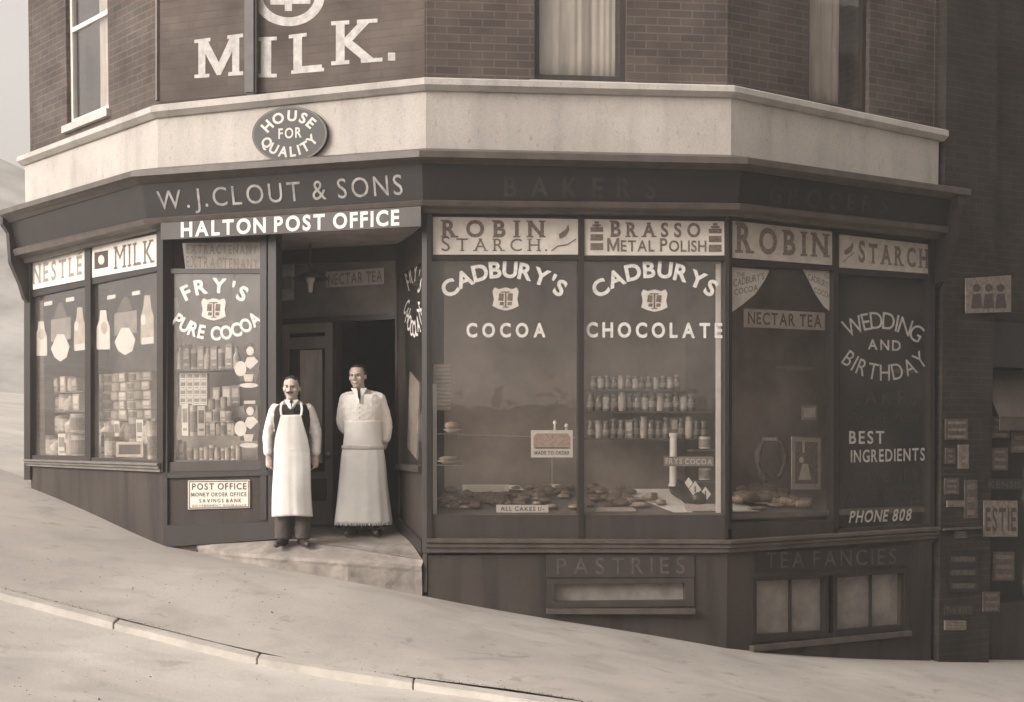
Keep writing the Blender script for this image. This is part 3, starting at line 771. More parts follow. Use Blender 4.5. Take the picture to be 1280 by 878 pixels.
BZ = [FB.on(x, y)[1] for x, y in zip((245, 345, 430, 527), (680, 675, 684, 700))]
def stepz(x, y):                                       # worn entrance floor falling to the edge of the step
    q = Vector((x, y)) - FB.P; u, o = q.dot(FB.d), q.dot(FB.n); bz = np.interp(u, BU, BZ)
    if o > 0: return float(bz + (np.interp(u, EU, EZ) - bz) * min(1, o / max(.01, np.interp(u, EU, EO))))
    return float(bz + (CZ - .99 - bz) * min(1.1, -o / 1.12))
rows = []
ug = np.linspace(EU[0], EU[-1] + .02, 40)
edge = [FB.pt(u, 0, float(np.interp(u, EU, EO))) for u in ug]
lo_ = []
for p, u in zip(edge, ug): lo_.append((p.x, p.y, gz(p.x, p.y) - .25))
rows.append(lo_); er = random.Random(2)
for dz, k in ((.20, .02), (.12, .015), (.06, .012), (.03, .004)):
    rows.append([(p.x + FB.n.x * (er.uniform(-.15, .15) * .02 - k), p.y + FB.n.y * (er.uniform(-.15, .15) * .02 - k), stepz(p.x, p.y) - dz + er.uniform(-.003, .003)) for p in edge])
for t in (.96, .8, .6, .4, .2, .02): rows.append([(lambda q: (q.x, q.y, stepz(q.x, q.y) - (.004 if t > .95 else 0)))(FB.pt(u, 0, float(np.interp(u, EU, EO)) * t)) for u in ug])
bk = [PL1.lerp(PR1, k / 39) for k in range(40)]
fr_ = [FB.pt(uL + (uRt - uL) * k / 39, 0, -.001) for k in range(40)]
bm = NB(); grid(bm, rows)
rows2 = []
for t in np.linspace(0, 1.12, 14): rows2.append([(lambda q: (q.x, q.y, stepz(q.x, q.y) + .0015 + .004 * noise.noise(Vector((q.x * 4, q.y * 4, 0)))))(a.lerp(b, t)) for a, b in zip(fr_, bk)])
grid(bm, rows2)
ds = part('doorstep', bm, STONE, shop)
# door leaf (left, shut), door frame, transom
bm = NB()
for q_ in ([(343, 664), (348.5, 664), (348.5, 300), (343, 300)], [(416, 661), (420.5, 661), (420.5, 398), (416, 398)], [(494, 660), (498, 660), (498, 290), (494, 290)],
           [(348.5, 406), (494, 399), (494, 392), (348.5, 399)], [(348.5, 331), (494, 325), (494, 270), (348.5, 276)]): fpoly(bm, FR, q_, -.1, .02)
part('door_frame', bm, PAINT, shop)
bm = NB(); frame(bm, FR, [(349, 663), (415.5, 661), (415.5, 403), (349, 406)], .10, .09, .62, .10, -.05, .0)
fpoly(bm, FR, [(357, 437), (409, 435), (409, 420), (357, 423)], -.045, -.004)
dr = part('door', bm, mat('door_paint', (.20, .17, .155), .5, .3, 4, .2, 50, streak=True), shop)
bm = NB(); fpoly(bm, FR, [(357, 585), (409, 583), (409, 437), (357, 439)], -.03, -.022); part('pane', bm, GLASS, dr)
bm = NB(); fpoly(bm, FR, [(358, 628), (408, 626), (408, 598), (358, 600)], .001, .018); fpoly(bm, FR, [(385, 661), (415, 660), (415, 655), (385, 656)], .001, .03); part('door_panel', bm, MOULD, dr)
bm = NB(); c = FR.w(410, 568, .03); ball(bm, c, .03); tube(bm, [FR.w(410, 568, 0), c], .012, 8); part('handle', bm, METAL, dr, smooth=True)
bm = NB(); fpoly(bm, FR, [(375, 580), (402, 579), (402, 437), (375, 438)], -.065, -.05); part('blind', bm, mat('door_blind', (.72, .66, .6), .9, .3, 6, streak=True), dr)
bm = NB(); fpoly(bm, FR, [(348.5, 399), (494, 392), (494, 325), (348.5, 331)], -.04, -.032); tl = part('transom_light', bm, mat('dim_transom', (.13, .112, .104), .7, .35, 3), shop)
# dark shop interior behind the door
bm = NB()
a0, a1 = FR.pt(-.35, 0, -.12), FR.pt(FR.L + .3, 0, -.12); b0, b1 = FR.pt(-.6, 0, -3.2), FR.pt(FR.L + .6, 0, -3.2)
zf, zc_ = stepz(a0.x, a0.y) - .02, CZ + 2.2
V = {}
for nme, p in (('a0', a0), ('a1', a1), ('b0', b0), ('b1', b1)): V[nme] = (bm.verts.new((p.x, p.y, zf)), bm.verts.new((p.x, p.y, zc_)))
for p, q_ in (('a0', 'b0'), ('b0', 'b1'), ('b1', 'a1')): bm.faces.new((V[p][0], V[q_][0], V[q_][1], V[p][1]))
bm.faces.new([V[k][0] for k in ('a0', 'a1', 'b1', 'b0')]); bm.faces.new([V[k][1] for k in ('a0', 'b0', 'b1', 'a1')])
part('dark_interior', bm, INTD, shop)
# recess soffit and left return
bm = NB(); P = [FB.pt(uL - .01, 0, -.005), FB.pt(uRt + .01, 0, -.005), PR1 + Vector((.05, .06, 0)), PL1 + Vector((-.05, .06, 0))]
zso = CZ + 1.98
prism(bm, [(p.x, p.y, zso) for p in P], [(p.x, p.y, zso + .6) for p in P]); part('porch_soffit', bm, mat('porch_ceiling_paint', (.3, .26, .24), .8, .25, 4), shop)
bm = NB(); fbox(bm, FL, 0, FL.L, GB, zso, -.05, 0); part('porch_side', bm, PAINT2, shop)
# splayed window on the right side of the porch
zss = CZ - .36
zf2 = stepz(PR0.x, PR0.y)
bm = NB()
fbox(bm, FSd, 0, .10, GB, zso, -.06, .01); fbox(bm, FSd, FSd.L - .12, FSd.L, GB, zso, -.06, .01)
fbox(bm, FSd, .10, FSd.L - .12, GB, zss, -.06, .0); fbox(bm, FSd, .10, FSd.L - .12, zss + .001, zss + .06, -.06, .05); fbox(bm, FSd, .10, FSd.L - .12, CZ + 1.66, zso, -.06, .0)
sw = part('porch_window', bm, PAINT2, shop)
bm = NB(); fbox(bm, FSd, .10, FSd.L - .12, zss + .06, CZ + 1.66, -.035, -.028); pane = part('pane', bm, GLASS, sw)
bm = NB(); fpoly(bm, FSd, [(497, 665), (526, 697), (526, 676), (497, 648)], .003, .03); part('skirting', bm, PAINT, sw)
cx, cy = 518.5, 377
bm = NB()
text_arc(bm, FSd, "FRY'S", 517.5, 367, 9, -62, 62, 21, -.0265, .018, .22, True, .25, .2, 26)
text_arc(bm, FSd, 'CHOCOLATE', 517, 372, 9.5, -70, 70, 20, -.0265, .018, .20, False, .25, .2, 40)
part('lettering', bm, WHITE, sw)
bm = NB(); fpoly(bm, FSd, [(509, 560), (521, 575), (524, 480), (512, 465)], -.075, -.06); part('window_blind', bm, CARDM, sw)

# --- shop windows: panes and lettering painted on them
def shop_window(f, q, o=-.03):
    bm = NB(); fpoly(bm, f, q, o - .006, o); return part('shop_window', bm, GLASS, shop)
def letters_on(parent, bm, m, name='lettering'): return part(name, bm, m, parent)
def badge(parent, f, cx, cy, w_, h_, m=CARD):
    bm = NB(); flatpoly(bm, f, shield(cx, cy, w_, h_), -.0275); part('badge', bm, m, parent)
    bm = NB(); r = random.Random(int(cx))
    for k, (x, y, a, b) in enumerate(((-.17, -.08, .11, .17), (.17, -.08, .11, .17), (-.15, .2, .09, .08), (.15, .2, .09, .08), (0, .03, .035, .34), (-.02, -.3, .2, .03), (.0, .35, .13, .025))):
        q = [(cx + (x - a) * w_, cy + (y + b * .8) * h_), (cx + (x + a * .8) * w_, cy + (y + b) * h_), (cx + (x + a) * w_, cy + (y - b * .9) * h_), (cx + (x - a * .7) * w_, cy + (y - b) * h_)]
        flatpoly(bm, f, q, -.0265 + k * .0003)
    part('badge_print', bm, INKB, parent)
OW = -.0275
w_a = shop_window(FA, [(37.5, 569), (106, 570), (106, 357.5), (37.5, 372)]); w_b = shop_window(FA, [(113, 572), (196, 576), (196, 339), (113, 356)])
w_f = shop_window(FB, [(209, 578), (325, 575), (325, 342), (209, 342)])
w_1 = shop_window(FC, quadpx(540, 325, 723, 644)); w_2 = shop_window(FC, quadpx(730, 326, 906.5, 644))
w_3 = shop_window(FD, [(915, 654), (1042, 650), (1042, 338.5), (915, 332)]); w_4 = shop_window(FD, [(1048.5, 661), (1163, 655), (1163, 349), (1048.5, 343)])
bm = NB(); text_arc(bm, FC, "CADBURY'S", 631, 452, 115, -37, 37, 21, OW, .032, 1.02, True, .8)
text_quad(bm, FC, 'COCOA', (583, 422, 404, 682, 422, 404), OW, .032, False, .42); letters_on(w_1, bm, WHITE); badge(w_1, FC, 632, 374, 33, 29)
bm = NB(); text_arc(bm, FC, "CADBURYS", 819.5, 452, 115, -37, 37, 21, OW, .032, 1.02, True, .8)
text_quad(bm, FC, 'CHOCOLATE', (733, 422, 403, 903, 423, 404), OW, .032, False, .36); letters_on(w_2, bm, WHITE); badge(w_2, FC, 818, 376, 33, 28)
bm = NB(); text_arc(bm, FB, "FRY'S", 267, 425, 68, -30, 32, 19, OW, .032, 1.0, True, .8)
text_arc(bm, FB, 'PURE COCOA', 269.5, 341, 76, -38.5, 40, 17.5, OW, .032, .78, False, .9); letters_on(w_f, bm, WHITE); badge(w_f, FB, 267, 387, 31, 28)
bm = NB(); text_arc(bm, FD, 'WEDDING', 1105, 475, 74, -31, 33, 21, OW, .0, .8, True, .8, .09)
text_quad(bm, FD, 'AND', (1085, 437, 424, 1126, 439, 426), OW, .018, False, .3)
text_arc(bm, FD, 'BIRTHDAY', 1105.5, 398, 68, -41, 41, 20, OW, .0, .74, False, .85, .02)
text_quad(bm, FD, 'BEST', (1061.5, 555, 539, 1105.5, 555, 539), OW, .018, False, .25); text_quad(bm, FD, 'INGREDIENTS', (1063.5, 578.5, 563, 1156, 576, 560), OW, .018, False, .22)
text_quad(bm, FD, 'PHONE 808', (1061, 654, 639, 1138, 651, 636), OW, .018, False, .2, 1.0, .28)
letters_on(w_4, bm, WHITE2)
bm = NB(); text_quad(bm, FD, 'CAKES', (1060, 507, 486, 1147, 507, 488), OW, .018, False, .3); text_quad(bm, FD, 'OF THE VERY', (1062, 528, 516, 1150, 528, 517), OW, .0, False, .25)
text_quad(bm, FD, 'USED ONLY', (1054, 605, 590, 1150, 602, 587), OW, .018, False, .25); text_quad(bm, FD, 'ALL FRESH', (1054, 630, 616, 1148, 627, 614), OW, .0, False, .25)
letters_on(w_4, bm, FAINT2)
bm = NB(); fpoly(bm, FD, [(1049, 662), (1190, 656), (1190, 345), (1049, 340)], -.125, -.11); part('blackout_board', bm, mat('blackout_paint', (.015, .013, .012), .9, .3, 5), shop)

# ------------------------------------------------------------------ name boards, enamel plates, oval sign
def signboard(name, f, q, o0, o1, m, label, cat='sign', group=None):
    bm = NB(); fpoly(bm, f, q, o0, o1)
    r = Vector(f.w(sum(p[0] for p in q) / len(q), max(p[1] for p in q), o0))
    t = thing(name, label, cat, r, group); part('board', bm, m, t); return t
sb = signboard('name_board', FB, [(201, 300), (526, 283), (526, 258), (201, 279)], .19, .222, mat('post_office_board', (.05, .042, .038), .5, .25, 6), 'long dark board with white letters naming the post office, over the entrance')
bm = NB(); text_quad(bm, FB, 'HALTON POST OFFICE', (226, 297, 278, 499, 282, 262), .2245, .032, False, .2); part('lettering', bm, WHITE, sb)
bm = NB(); E = ellipse(362, 168, 47, 35, 44, -.05); fpoly(bm, FB, E, .03, .07)
ov = thing('oval_sign', 'dark oval sign on the cream band reading HOUSE FOR QUALITY', 'sign', FB.w(362, 203, .03))
part('board', bm, mat('oval_sign_paint', (.028, .023, .021), .5, .3, 8), ov)
bm = NB(); A = [FB.w(x, y, .0715) for x, y in ellipse(362, 168, 46.5, 34.5, 44, -.05)]; B = [FB.w(x, y, .0715) for x, y in ellipse(362, 168, 44.5, 32.7, 44, -.05)]
va = [bm.verts.new(p) for p in A]; vb = [bm.verts.new(p) for p in B]
for k in range(44): bm.faces.new((va[k], va[(k + 1) % 44], vb[(k + 1) % 44], vb[k]))
part('rim', bm, MOULD, ov)
bm = NB(); text_arc(bm, FB, 'HOUSE', 362, 172, 34, -55, 52, 13.5, .072, .032, 1.0, True, .8, -.05, 27)
text_quad(bm, FB, 'FOR', (348, 174, 161, 377, 172, 159), .072, .018, False, .25)
text_arc(bm, FB, 'QUALITY', 362, 163, 33, -60, 58, 13, .0725, .032, .9, False, .75, -.07, 27); part('lettering', bm, mat('oval_letters', (.52, .48, .44), .6, .15, 20), ov)
po = signboard('enamel_plate', FB, quadpx(235, 601, 312, 637, 600, 635), .001, .02, mat('cream_enamel', (.60, .56, .48), .35, .1, 8), 'white enamel notice under the small window headed POST OFFICE')
bm = NB(); text_quad(bm, FB, 'POST OFFICE', (240, 612.5, 604.5, 308, 612, 604), .0225, .018, False, .25); text_quad(bm, FB, 'MONEY ORDER OFFICE', (239, 621, 616, 308, 620.5, 615.5), .0225, .018, False, .3)
text_quad(bm, FB, 'SAVINGS BANK', (249, 628.5, 624, 302, 628, 623.5), .0225, .018, False, .4); text_quad(bm, FB, 'GOVERNMENT INSURANCE', (240, 634, 631, 308, 633.5, 630.5), .0225, .0, False, .3); part('lettering', bm, INK, po)
bm = NB(); frame(bm, FB, [(236, 636.3), (311.3, 634.5), (311.3, 600.7), (236, 601.7)], .012, .012, .012, .012, .02, .022); part('border', bm, INKB, po)

# transom adverts hung just behind the glass
def advert(f, q, label, m=CARD):
    return signboard('advert_panel', f, q, -.03, -.004, m, label, 'advert', 'advert panels above the shop windows')
OT = -.0015
def bird(bm, f, x, y, s, o):
    flatpoly(bm, f, [(x - 5 * s, y + 7 * s), (x - 6 * s, y + 2 * s), (x + 2 * s, y - 4 * s), (x + 5 * s, y - 10 * s), (x + 6 * s, y - 3 * s), (x + 3 * s, y + 3 * s), (x - 1 * s, y + 6 * s)][::-1], o)
def branch(bm, f, pts, w_, o):
    for i, ((x0, y0), (x1, y1)) in enumerate(zip(pts, pts[1:])): flatpoly(bm, f, [(x0, y0 + w_), (x1, y1 + w_), (x1, y1 - w_), (x0, y0 - w_)], o + .0002 * i)
a = advert(FC, quadpx(541, 271.5, 722.5, 318.5, 273), 'pale starch panel with a small bird on a branch above the first cake window')
bm = NB(); text_quad(bm, FC, 'ROBIN', (551, 297, 275, 682, 297, 276), OT, .032, True, .22, 1.0); part('lettering', bm, INKB, a)
bm = NB(); text_quad(bm, FC, 'STARCH.', (550, 314, 298, 684, 314, 299), OT + .0003, .0, True, .2, 1.15); bird(bm, FC, 705, 291, 1.1, OT); branch(bm, FC, [(689, 314), (697, 308), (709, 306), (720, 299)], .8, OT); part('lettering', bm, INKB, a)
a = advert(FC, quadpx(730.5, 274, 906.5, 319.5, 276.5), 'pale metal polish panel with a pictured tin at each end')
bm = NB(); text_quad(bm, FC, 'BRASSO', (762, 296.5, 278, 877, 297, 279), OT, .032, True, .16, 1.12); text_quad(bm, FC, 'METAL POLISH', (759, 314.5, 300.5, 883, 315, 301), OT + .0003, .018, False, .14, 1.2); part('lettering', bm, INKB, a)
bm = NB()
for x0, x1, y0 in ((738, 754, 284), (886, 902, 286)):
    for k, (p, q_) in enumerate(((0, 6), (9, 17), (20, 29))): flatpoly(bm, FC, quadpx(x0, y0 + p, x1, y0 + q_), OT)
    flatpoly(bm, FC, ellipse((x0 + x1) / 2, y0 - 2, 6, 1.8, 14), OT); flatpoly(bm, FC, quadpx(x0 + 5, y0 - 7, x1 - 5, y0 - 4.2), OT)
part('tin_picture', bm, INKB, a)
a = advert(FD, [(915.5, 322.5), (1042, 332), (1042, 290), (915.5, 276)], 'panel of very large dark letters above the dim window', CARDM)
bm = NB(); text_quad(bm, FD, 'ROBIN', (919, 316, 281, 1037, 322, 293), OT, .032, True, .12, 1.1); part('lettering', bm, INKB, a)
a = advert(FD, [(1049, 334.5), (1163, 342.5), (1163, 306), (1049, 293)], 'dim starch panel with a small bird, at the far right end', CARDM)
bm = NB(); text_quad(bm, FD, 'STARCH', (1072, 328, 303, 1161, 336, 312), OT, .032, True, .12, 1.1); bird(bm, FD, 1061, 312, 1.0, OT); branch(bm, FD, [(1054, 328), (1060, 322), (1068, 316)], .7, OT); part('lettering', bm, INKB, a)
a = advert(FA, [(38, 363), (105.5, 350), (105.5, 313), (38, 326)], 'white milk advert panel at the far left end with ghostly letters', CARDW)
bm = NB(); text_quad(bm, FA, 'NESTLE', (40, 356, 332, 103, 343, 319), OT, .018, True, .1); flatpoly(bm, FA, [(98, 319), (103, 316), (103, 314.5), (97, 317.5)], OT); part('lettering', bm, mat('pale_print', (.27, .235, .21), .7, .3, 30), a)
a = advert(FA, [(113.5, 347.5), (195.5, 333), (195.5, 293), (113.5, 309)], 'white panel reading MILK with a dark square emblem', CARDW)
bm = NB(); text_quad(bm, FA, 'MILK', (142, 337, 309, 193, 328, 299), OT, .0, True, .08); part('lettering', bm, INKB, a)
bm = NB(); flatpoly(bm, FA, [(118, 337), (135, 334), (135, 313), (118, 316)], OT); part('emblem', bm, INK, a)
bm = NB(); flatpoly(bm, FA, ellipse(126.5, 325, 4, 6, 12), OT + .001); part('emblem', bm, CARD, a)
a = advert(FB, [(232, 338), (325, 341), (325, 303), (228, 304)], 'dim grey two-line panel above the small window', CARDG)
bm = NB(); text_quad(bm, FB, 'EXTRACTENANT', (232, 334, 320, 323, 337, 325), OT, .018, True, .1); text_quad(bm, FB, 'EXTRACTENANT', (232, 317, 306, 322, 318, 307), OT, .018, True, .1); part('lettering', bm, INKB, a)
# ------------------------------------------------------------------ window dressing
PROTO = {}
def put(kind, p, sx, sz, rot, label, cat, group=None, sy=None):
    if kind not in PROTO: o = PROTO[kind] = BUILD[kind](); 
    else: o = copy_tree(PROTO[kind])
    o.location = p; o.rotation_euler = (0, 0, rot); o.scale = (sx, sy or sx, sz)
    o['label'] = label; o['category'] = cat
    if group: o['group'] = group
    elif 'group' in o: del o['group']
    return o
def E(name):
    o = bpy.data.objects.new(name, None); COL.objects.link(o); o.empty_display_size = .1; return o
def b_tin(m1, m2, name='tin'):
    def f():
        t = E(name); bm = NB(); lathe(bm, [(0, 0), (.48, 0), (.5, .02), (.49, .04), (.49, .94), (.5, .96), (.5, .99), (.46, 1), (.46, .985), (0, .985)], 16); lpart('can', bm, m1, t, smooth=False)
        bm = NB(); lathe(bm, [(.494, .12), (.503, .13), (.503, .78), (.494, .79)], 16); lpart('paper_band', bm, m2, t); return t
    return f
def b_box(m1, m2, name='carton', d=.7):
    def f():
        t = E(name); bm = NB(); box(bm, -.5, .5, -d / 2, d / 2, 0, 1); bmesh.ops.bevel(bm, geom=bm.edges[:], offset=.02, segments=1, affect='EDGES'); lpart('case', bm, m1, t)
        bm = NB(); box(bm, -.36, .36, -d / 2 - .02, -d / 2 - .002, .42, .86); lpart('paper_label', bm, m2, t)
        bm = NB(); box(bm, -.3, .3, -d / 2 - .015, -d / 2 - .002, .16, .24); lpart('printed_line', bm, m2, t); return t
    return f
def b_jar():
    t = E('sweet_jar'); bm = NB(); lathe(bm, [(0, 0), (.44, 0), (.48, .05), (.48, .62), (.40, .74), (.33, .78), (.33, .84), (0, .84)], 16); lpart('glass', bm, JARG, t, smooth=True)
    bm = NB(); lathe(bm, [(0, .845), (.37, .845), (.37, .95), (.30, .98), (.1, 1.0), (0, 1.0)], 14); lpart('lid', bm, TIN, t)
    bm = NB(); lathe(bm, [(.482, .2), (.49, .21), (.49, .48), (.482, .49)], 16); lpart('paper_band', bm, JARL, t); return t
def lump(bm, s, amp, seed):
    for v in bm.verts:
        n = noise.noise(v.co * s + Vector((seed, 0, 0))); v.co *= 1 + amp * n
        if v.co.z < 0: v.co.z = 0
def b_bun(m, name, seed, h=.55):
    def f():
        bm = NB(); ball(bm, (0, 0, h * .42), (.5, .5, h * .58), 16, 10); lump(bm, 4, .13, seed)
        o = bpy.data.objects.new(name, mesh_of(name, bm, m, True)); COL.objects.link(o); return o
    return f
def b_slab(m, name, seed):
    def f():
        bm = NB(); box(bm, -.5, .5, -.35, .35, 0, 1); bmesh.ops.bevel(bm, geom=bm.edges[:], offset=.09, segments=3, affect='EDGES'); bmesh.ops.subdivide_edges(bm, edges=bm.edges[:], cuts=2, use_grid_fill=True); lump(bm, 3, .06, seed)
        o = bpy.data.objects.new(name, mesh_of(name, bm, m, True)); COL.objects.link(o); return o
    return f
def b_plate():
    bm = NB(); lathe(bm, [(0, 0), (.28, 0), (.3, .3), (.5, .9), (.5, 1), (.29, .5), (0, .45)], 20)
    o = bpy.data.objects.new('plate', mesh_of('plate', bm, ICING, True)); COL.objects.link(o); return o
def b_bottle():
    t = E('bottle'); bm = NB(); lathe(bm, [(0, 0), (.46, 0), (.5, .04), (.5, .5), (.42, .62), (.2, .76), (.18, .92), (0, .92)], 14); lpart('glass', bm, TINL, t, smooth=True)
    bm = NB(); lathe(bm, [(0, .921), (.24, .921), (.24, 1), (0, 1)], 12); lpart('stopper', bm, TIN, t); return t
BUILD = dict(tin_a=b_tin(TIN, TINL), tin_b=b_tin(METAL, CARDM), tin_c=b_tin(TINL, TIN), box_a=b_box(CARD, INKB), box_b=b_box(CARDM, CARDW), box_c=b_box(TIN, TINL), box_w=b_box(CARDW, CARDG),
             jar=b_jar, bun_a=b_bun(CAKE, 'bun', 1), bun_b=b_bun(CAKE, 'bun', 5, .45), bun_c=b_bun(CAKE2, 'pastry', 9, .4), slab=b_slab(CAKE, 'slab_cake', 3), slab2=b_slab(CAKE2, 'loaf', 8), plate=b_plate, bottle=b_bottle)
def ang(f): return math.atan2(f.d.y, f.d.x)
def scl(f, x, y, o):                                   # metres per photograph pixel there
    return (f.w(x + 1, y, o) - f.w(x, y, o)).length
def sclz(f, x, y, o): return abs(f.w(x, y + 1, o).z - f.w(x, y, o).z)
rr = random.Random(11)
def row(f, kinds, x0, x1, n, y, wpx, hpx, o, label, cat, group, y1=None, jit=.12):
    zb_ = f.on((x0 + x1) / 2, y, o)[1]
    for k in range(n):
        x = x0 + (x1 - x0) * (k + .5) / n
        u, _ = f.on(x, y, o); p = f.pt(u, zb_, o + rr.uniform(-.02, .02))
        kd = kinds[k % len(kinds)] if isinstance(kinds, (list, tuple)) else kinds
        put(kd, p, wpx * scl(f, x, y, o), hpx * sclz(f, x, y, o) * (1 + rr.uniform(-jit, jit)), ang(f) + rr.uniform(-.15, .15), label, cat, group)
def shelf(f, x0, x1, y, o0, o1, name='display_shelf', m=None, th=.018):
    z = f.on((x0 + x1) / 2, y, (o0 + o1) / 2)[1]; u0, u1 = f.on(x0, y, o1)[0], f.on(x1, y, o1)[0]
    bm = NB(); fbox(bm, f, u0, u1, z - th - .001, z - .001, o0, o1); part(name, bm, m or BED, shop)
# --- left milk windows and the small entrance window: tiers of groceries
def tier(f, x0, x1, y, o0, o1, zbed):
    z = f.on((x0 + x1) / 2, y, (o0 + o1) / 2)[1]; u0, u1 = f.on(x0, y, o1)[0], f.on(x1, y, o1)[0]
    bm = NB(); fbox(bm, f, u0, u1, zbed, z - .001, o0, o1); part('display_tier', bm, mat('tier_cloth', (.24, .215, .19), .9, .3, 7), shop)
zb0 = zbA - .009
tier(FA, 116, 194, 552, -.52, -.36, zb0); tier(FA, 116, 194, 524, -.74, -.54, zb0); tier(FB, 212, 322, 545, -.52, -.34, zb0); tier(FB, 212, 322, 508, -.78, -.54, zb0)
shelf(FB, 212, 322, 462, -.8, -.5)
zf = zb0
def brow(f, kinds, x0, x1, n, wpx, hpx, o, label, cat, group):     # a row standing on the bed itself
    for k in range(n):
        x = x0 + (x1 - x0) * (k + .5) / n; u, _ = f.on(x, 565, o)
        put(kinds[k % len(kinds)], f.pt(u, zf, o + rr.uniform(-.02, .02)), wpx * scl(f, x, 565, o), hpx * sclz(f, x, 565, o) * (1 + rr.uniform(-.15, .15)), ang(f) + rr.uniform(-.2, .2), label, cat, group)
g = 'groceries in the left windows'
brow(FA, ['tin_c', 'box_a', 'tin_a', 'bottle', 'box_w', 'tin_b'], 42, 104, 7, 8, 26, -.16, 'small pack along the front of the far left window', 'grocery', g)
shelf(FA, 52, 104, 541, -.36, -.2); shelf(FA, 58, 104, 514, -.36, -.2); shelf(FA, 64, 104, 490, -.36, -.2)
row(FA, ['bottle', 'tin_c', 'box_b', 'tin_a'], 54, 104, 6, 541, 8, 21, -.27, 'pack on the lower shelf of the far left window', 'grocery', g)
row(FA, ['box_b', 'box_c', 'tin_a', 'bottle'], 62, 104, 5, 514, 8, 19, -.27, 'pack on the middle shelf of the far left window', 'grocery', g)
row(FA, ['box_c', 'box_b', 'tin_b'], 74, 104, 4, 490, 8, 18, -.27, 'pack on the top shelf of the far left window', 'grocery', g)
brow(FA, ['tin_c', 'bottle', 'box_a', 'tin_a'], 116, 144, 4, 8, 30, -.2, 'white pack at the left front of the window beside the corner post', 'grocery', g)
brow(FA, ['bottle', 'tin_c'], 182, 195, 2, 6, 38, -.2, 'tall white pack against the corner post of the left windows', 'grocery', g)
row(FA, ['tin_c', 'box_w', 'bottle', 'tin_b'], 116, 194, 12, 552, 7, 26, -.44, 'pale pack on the middle tier beside the corner post', 'grocery', g)
for k in range(5):
    row(FA, ['tin_b', 'box_b', 'tin_c'], 116, 194, 8, 524 - k * 11.5, 9, 11, -.64, 'small tin in the stacked columns of the second left window, row %s' % ('resting on the tier' if k == 0 else 'second from the tier' if k == 1 else 'in the middle' if k == 2 else 'second from the top' if k == 3 else 'at the top'), 'tin', 'stacked tins in the left window', jit=.02)
g = 'groceries in the small entrance window'
brow(FB, ['tin_c', 'tin_a', 'box_b', 'tin_b'], 212, 232, 3, 7, 22, -.18, 'small pack at the left front of the entrance window', 'grocery', g)
brow(FB, ['tin_c', 'tin_b'], 236, 302, 10, 6.5, 17, -.18, 'little round tin in the front row of the entrance window', 'tin', g)
row(FB, ['box_w', 'tin_c', 'box_a'], 230, 258, 3, 545, 9, 36, -.43, 'tall pale packet on the lower tier of the entrance window', 'packet', g)
row(FB, ['tin_c', 'box_b', 'tin_b'], 258, 304, 7, 545, 7, 16, -.43, 'tin at the bottom of the sloping stack in the entrance window', 'tin', g)
row(FB, ['box_b', 'tin_c'], 258, 292, 4, 528, 8, 15, -.43, 'tin in the middle of the sloping stack in the entrance window', 'tin', g)
row(FB, ['tin_b', 'tin_c'], 262, 284, 3, 512, 7, 14, -.43, 'tin at the top of the sloping stack in the entrance window', 'tin', g)
row(FB, ['box_c', 'box_b'], 268, 302, 3, 508, 10, 26, -.66, 'darker carton on the upper tier of the entrance window', 'carton', g)
row(FB, ['box_b', 'bottle', 'box_c', 'tin_c'], 214, 300, 10, 462, 8.5, 28, -.65, 'pack on the top shelf of the entrance window', 'grocery', g)
for k in range(4):                                      # the block of white cartons
    for j in range(4):
        x = 232 + j * 8.6; y = 507 - k * 10; u, z = FB.on(x, y, -.62)
        z = FB.on(232, 507, -.62)[1] + k * 10 * sclz(FB, 232, 507, -.62)
        put('box_w', FB.pt(u, z, -.60), 8.3 * scl(FB, x, y, -.6), 9.8 * sclz(FB, x, y, -.6), ang(FB), 'small white carton in the neat square block in the entrance window', 'carton', 'white cartons stacked in a square block')
# price cards standing at the front
def standcard(f, x, y, w_, h_, o, m, label, ink=True, lines=2, sk=0, text=None, name='price_card', im=None):
    q = [(x - w_ / 2, y + h_ / 2), (x + w_ / 2, y + h_ / 2 + sk), (x + w_ / 2, y - h_ / 2 + sk), (x - w_ / 2, y - h_ / 2)]
    t = signboard(name, f, q, o - .012, o, m, label, 'card')
    bm = NB()
    if text:
        n = len(text)
        for i, s in enumerate(text):
            yy = y - h_ / 2 + h_ * (i + .22) / n; hh = h_ * .56 / n
            text_quad(bm, f, s, (x - w_ * .42, yy + hh, yy, x + w_ * .42, yy + hh + sk, yy + sk), o + .002, .018, False, .2)
    else: flatpoly(bm, f, [(x - w_ * .4, y + h_ * .32), (x + w_ * .4, y + h_ * .32 + sk), (x + w_ * .4, y - h_ * .32 + sk), (x - w_ * .4, y - h_ * .32)], o + .002)
    part('print', bm, im or INK, t); return t
standcard(FA, 76, 560, 30, 20, -.12, CARDM, 'framed dark card at the front of the far left window', im=INKB); standcard(FA, 162, 562, 34, 19, -.12, CARDM, 'framed dark card at the front of the second left window', im=INK)
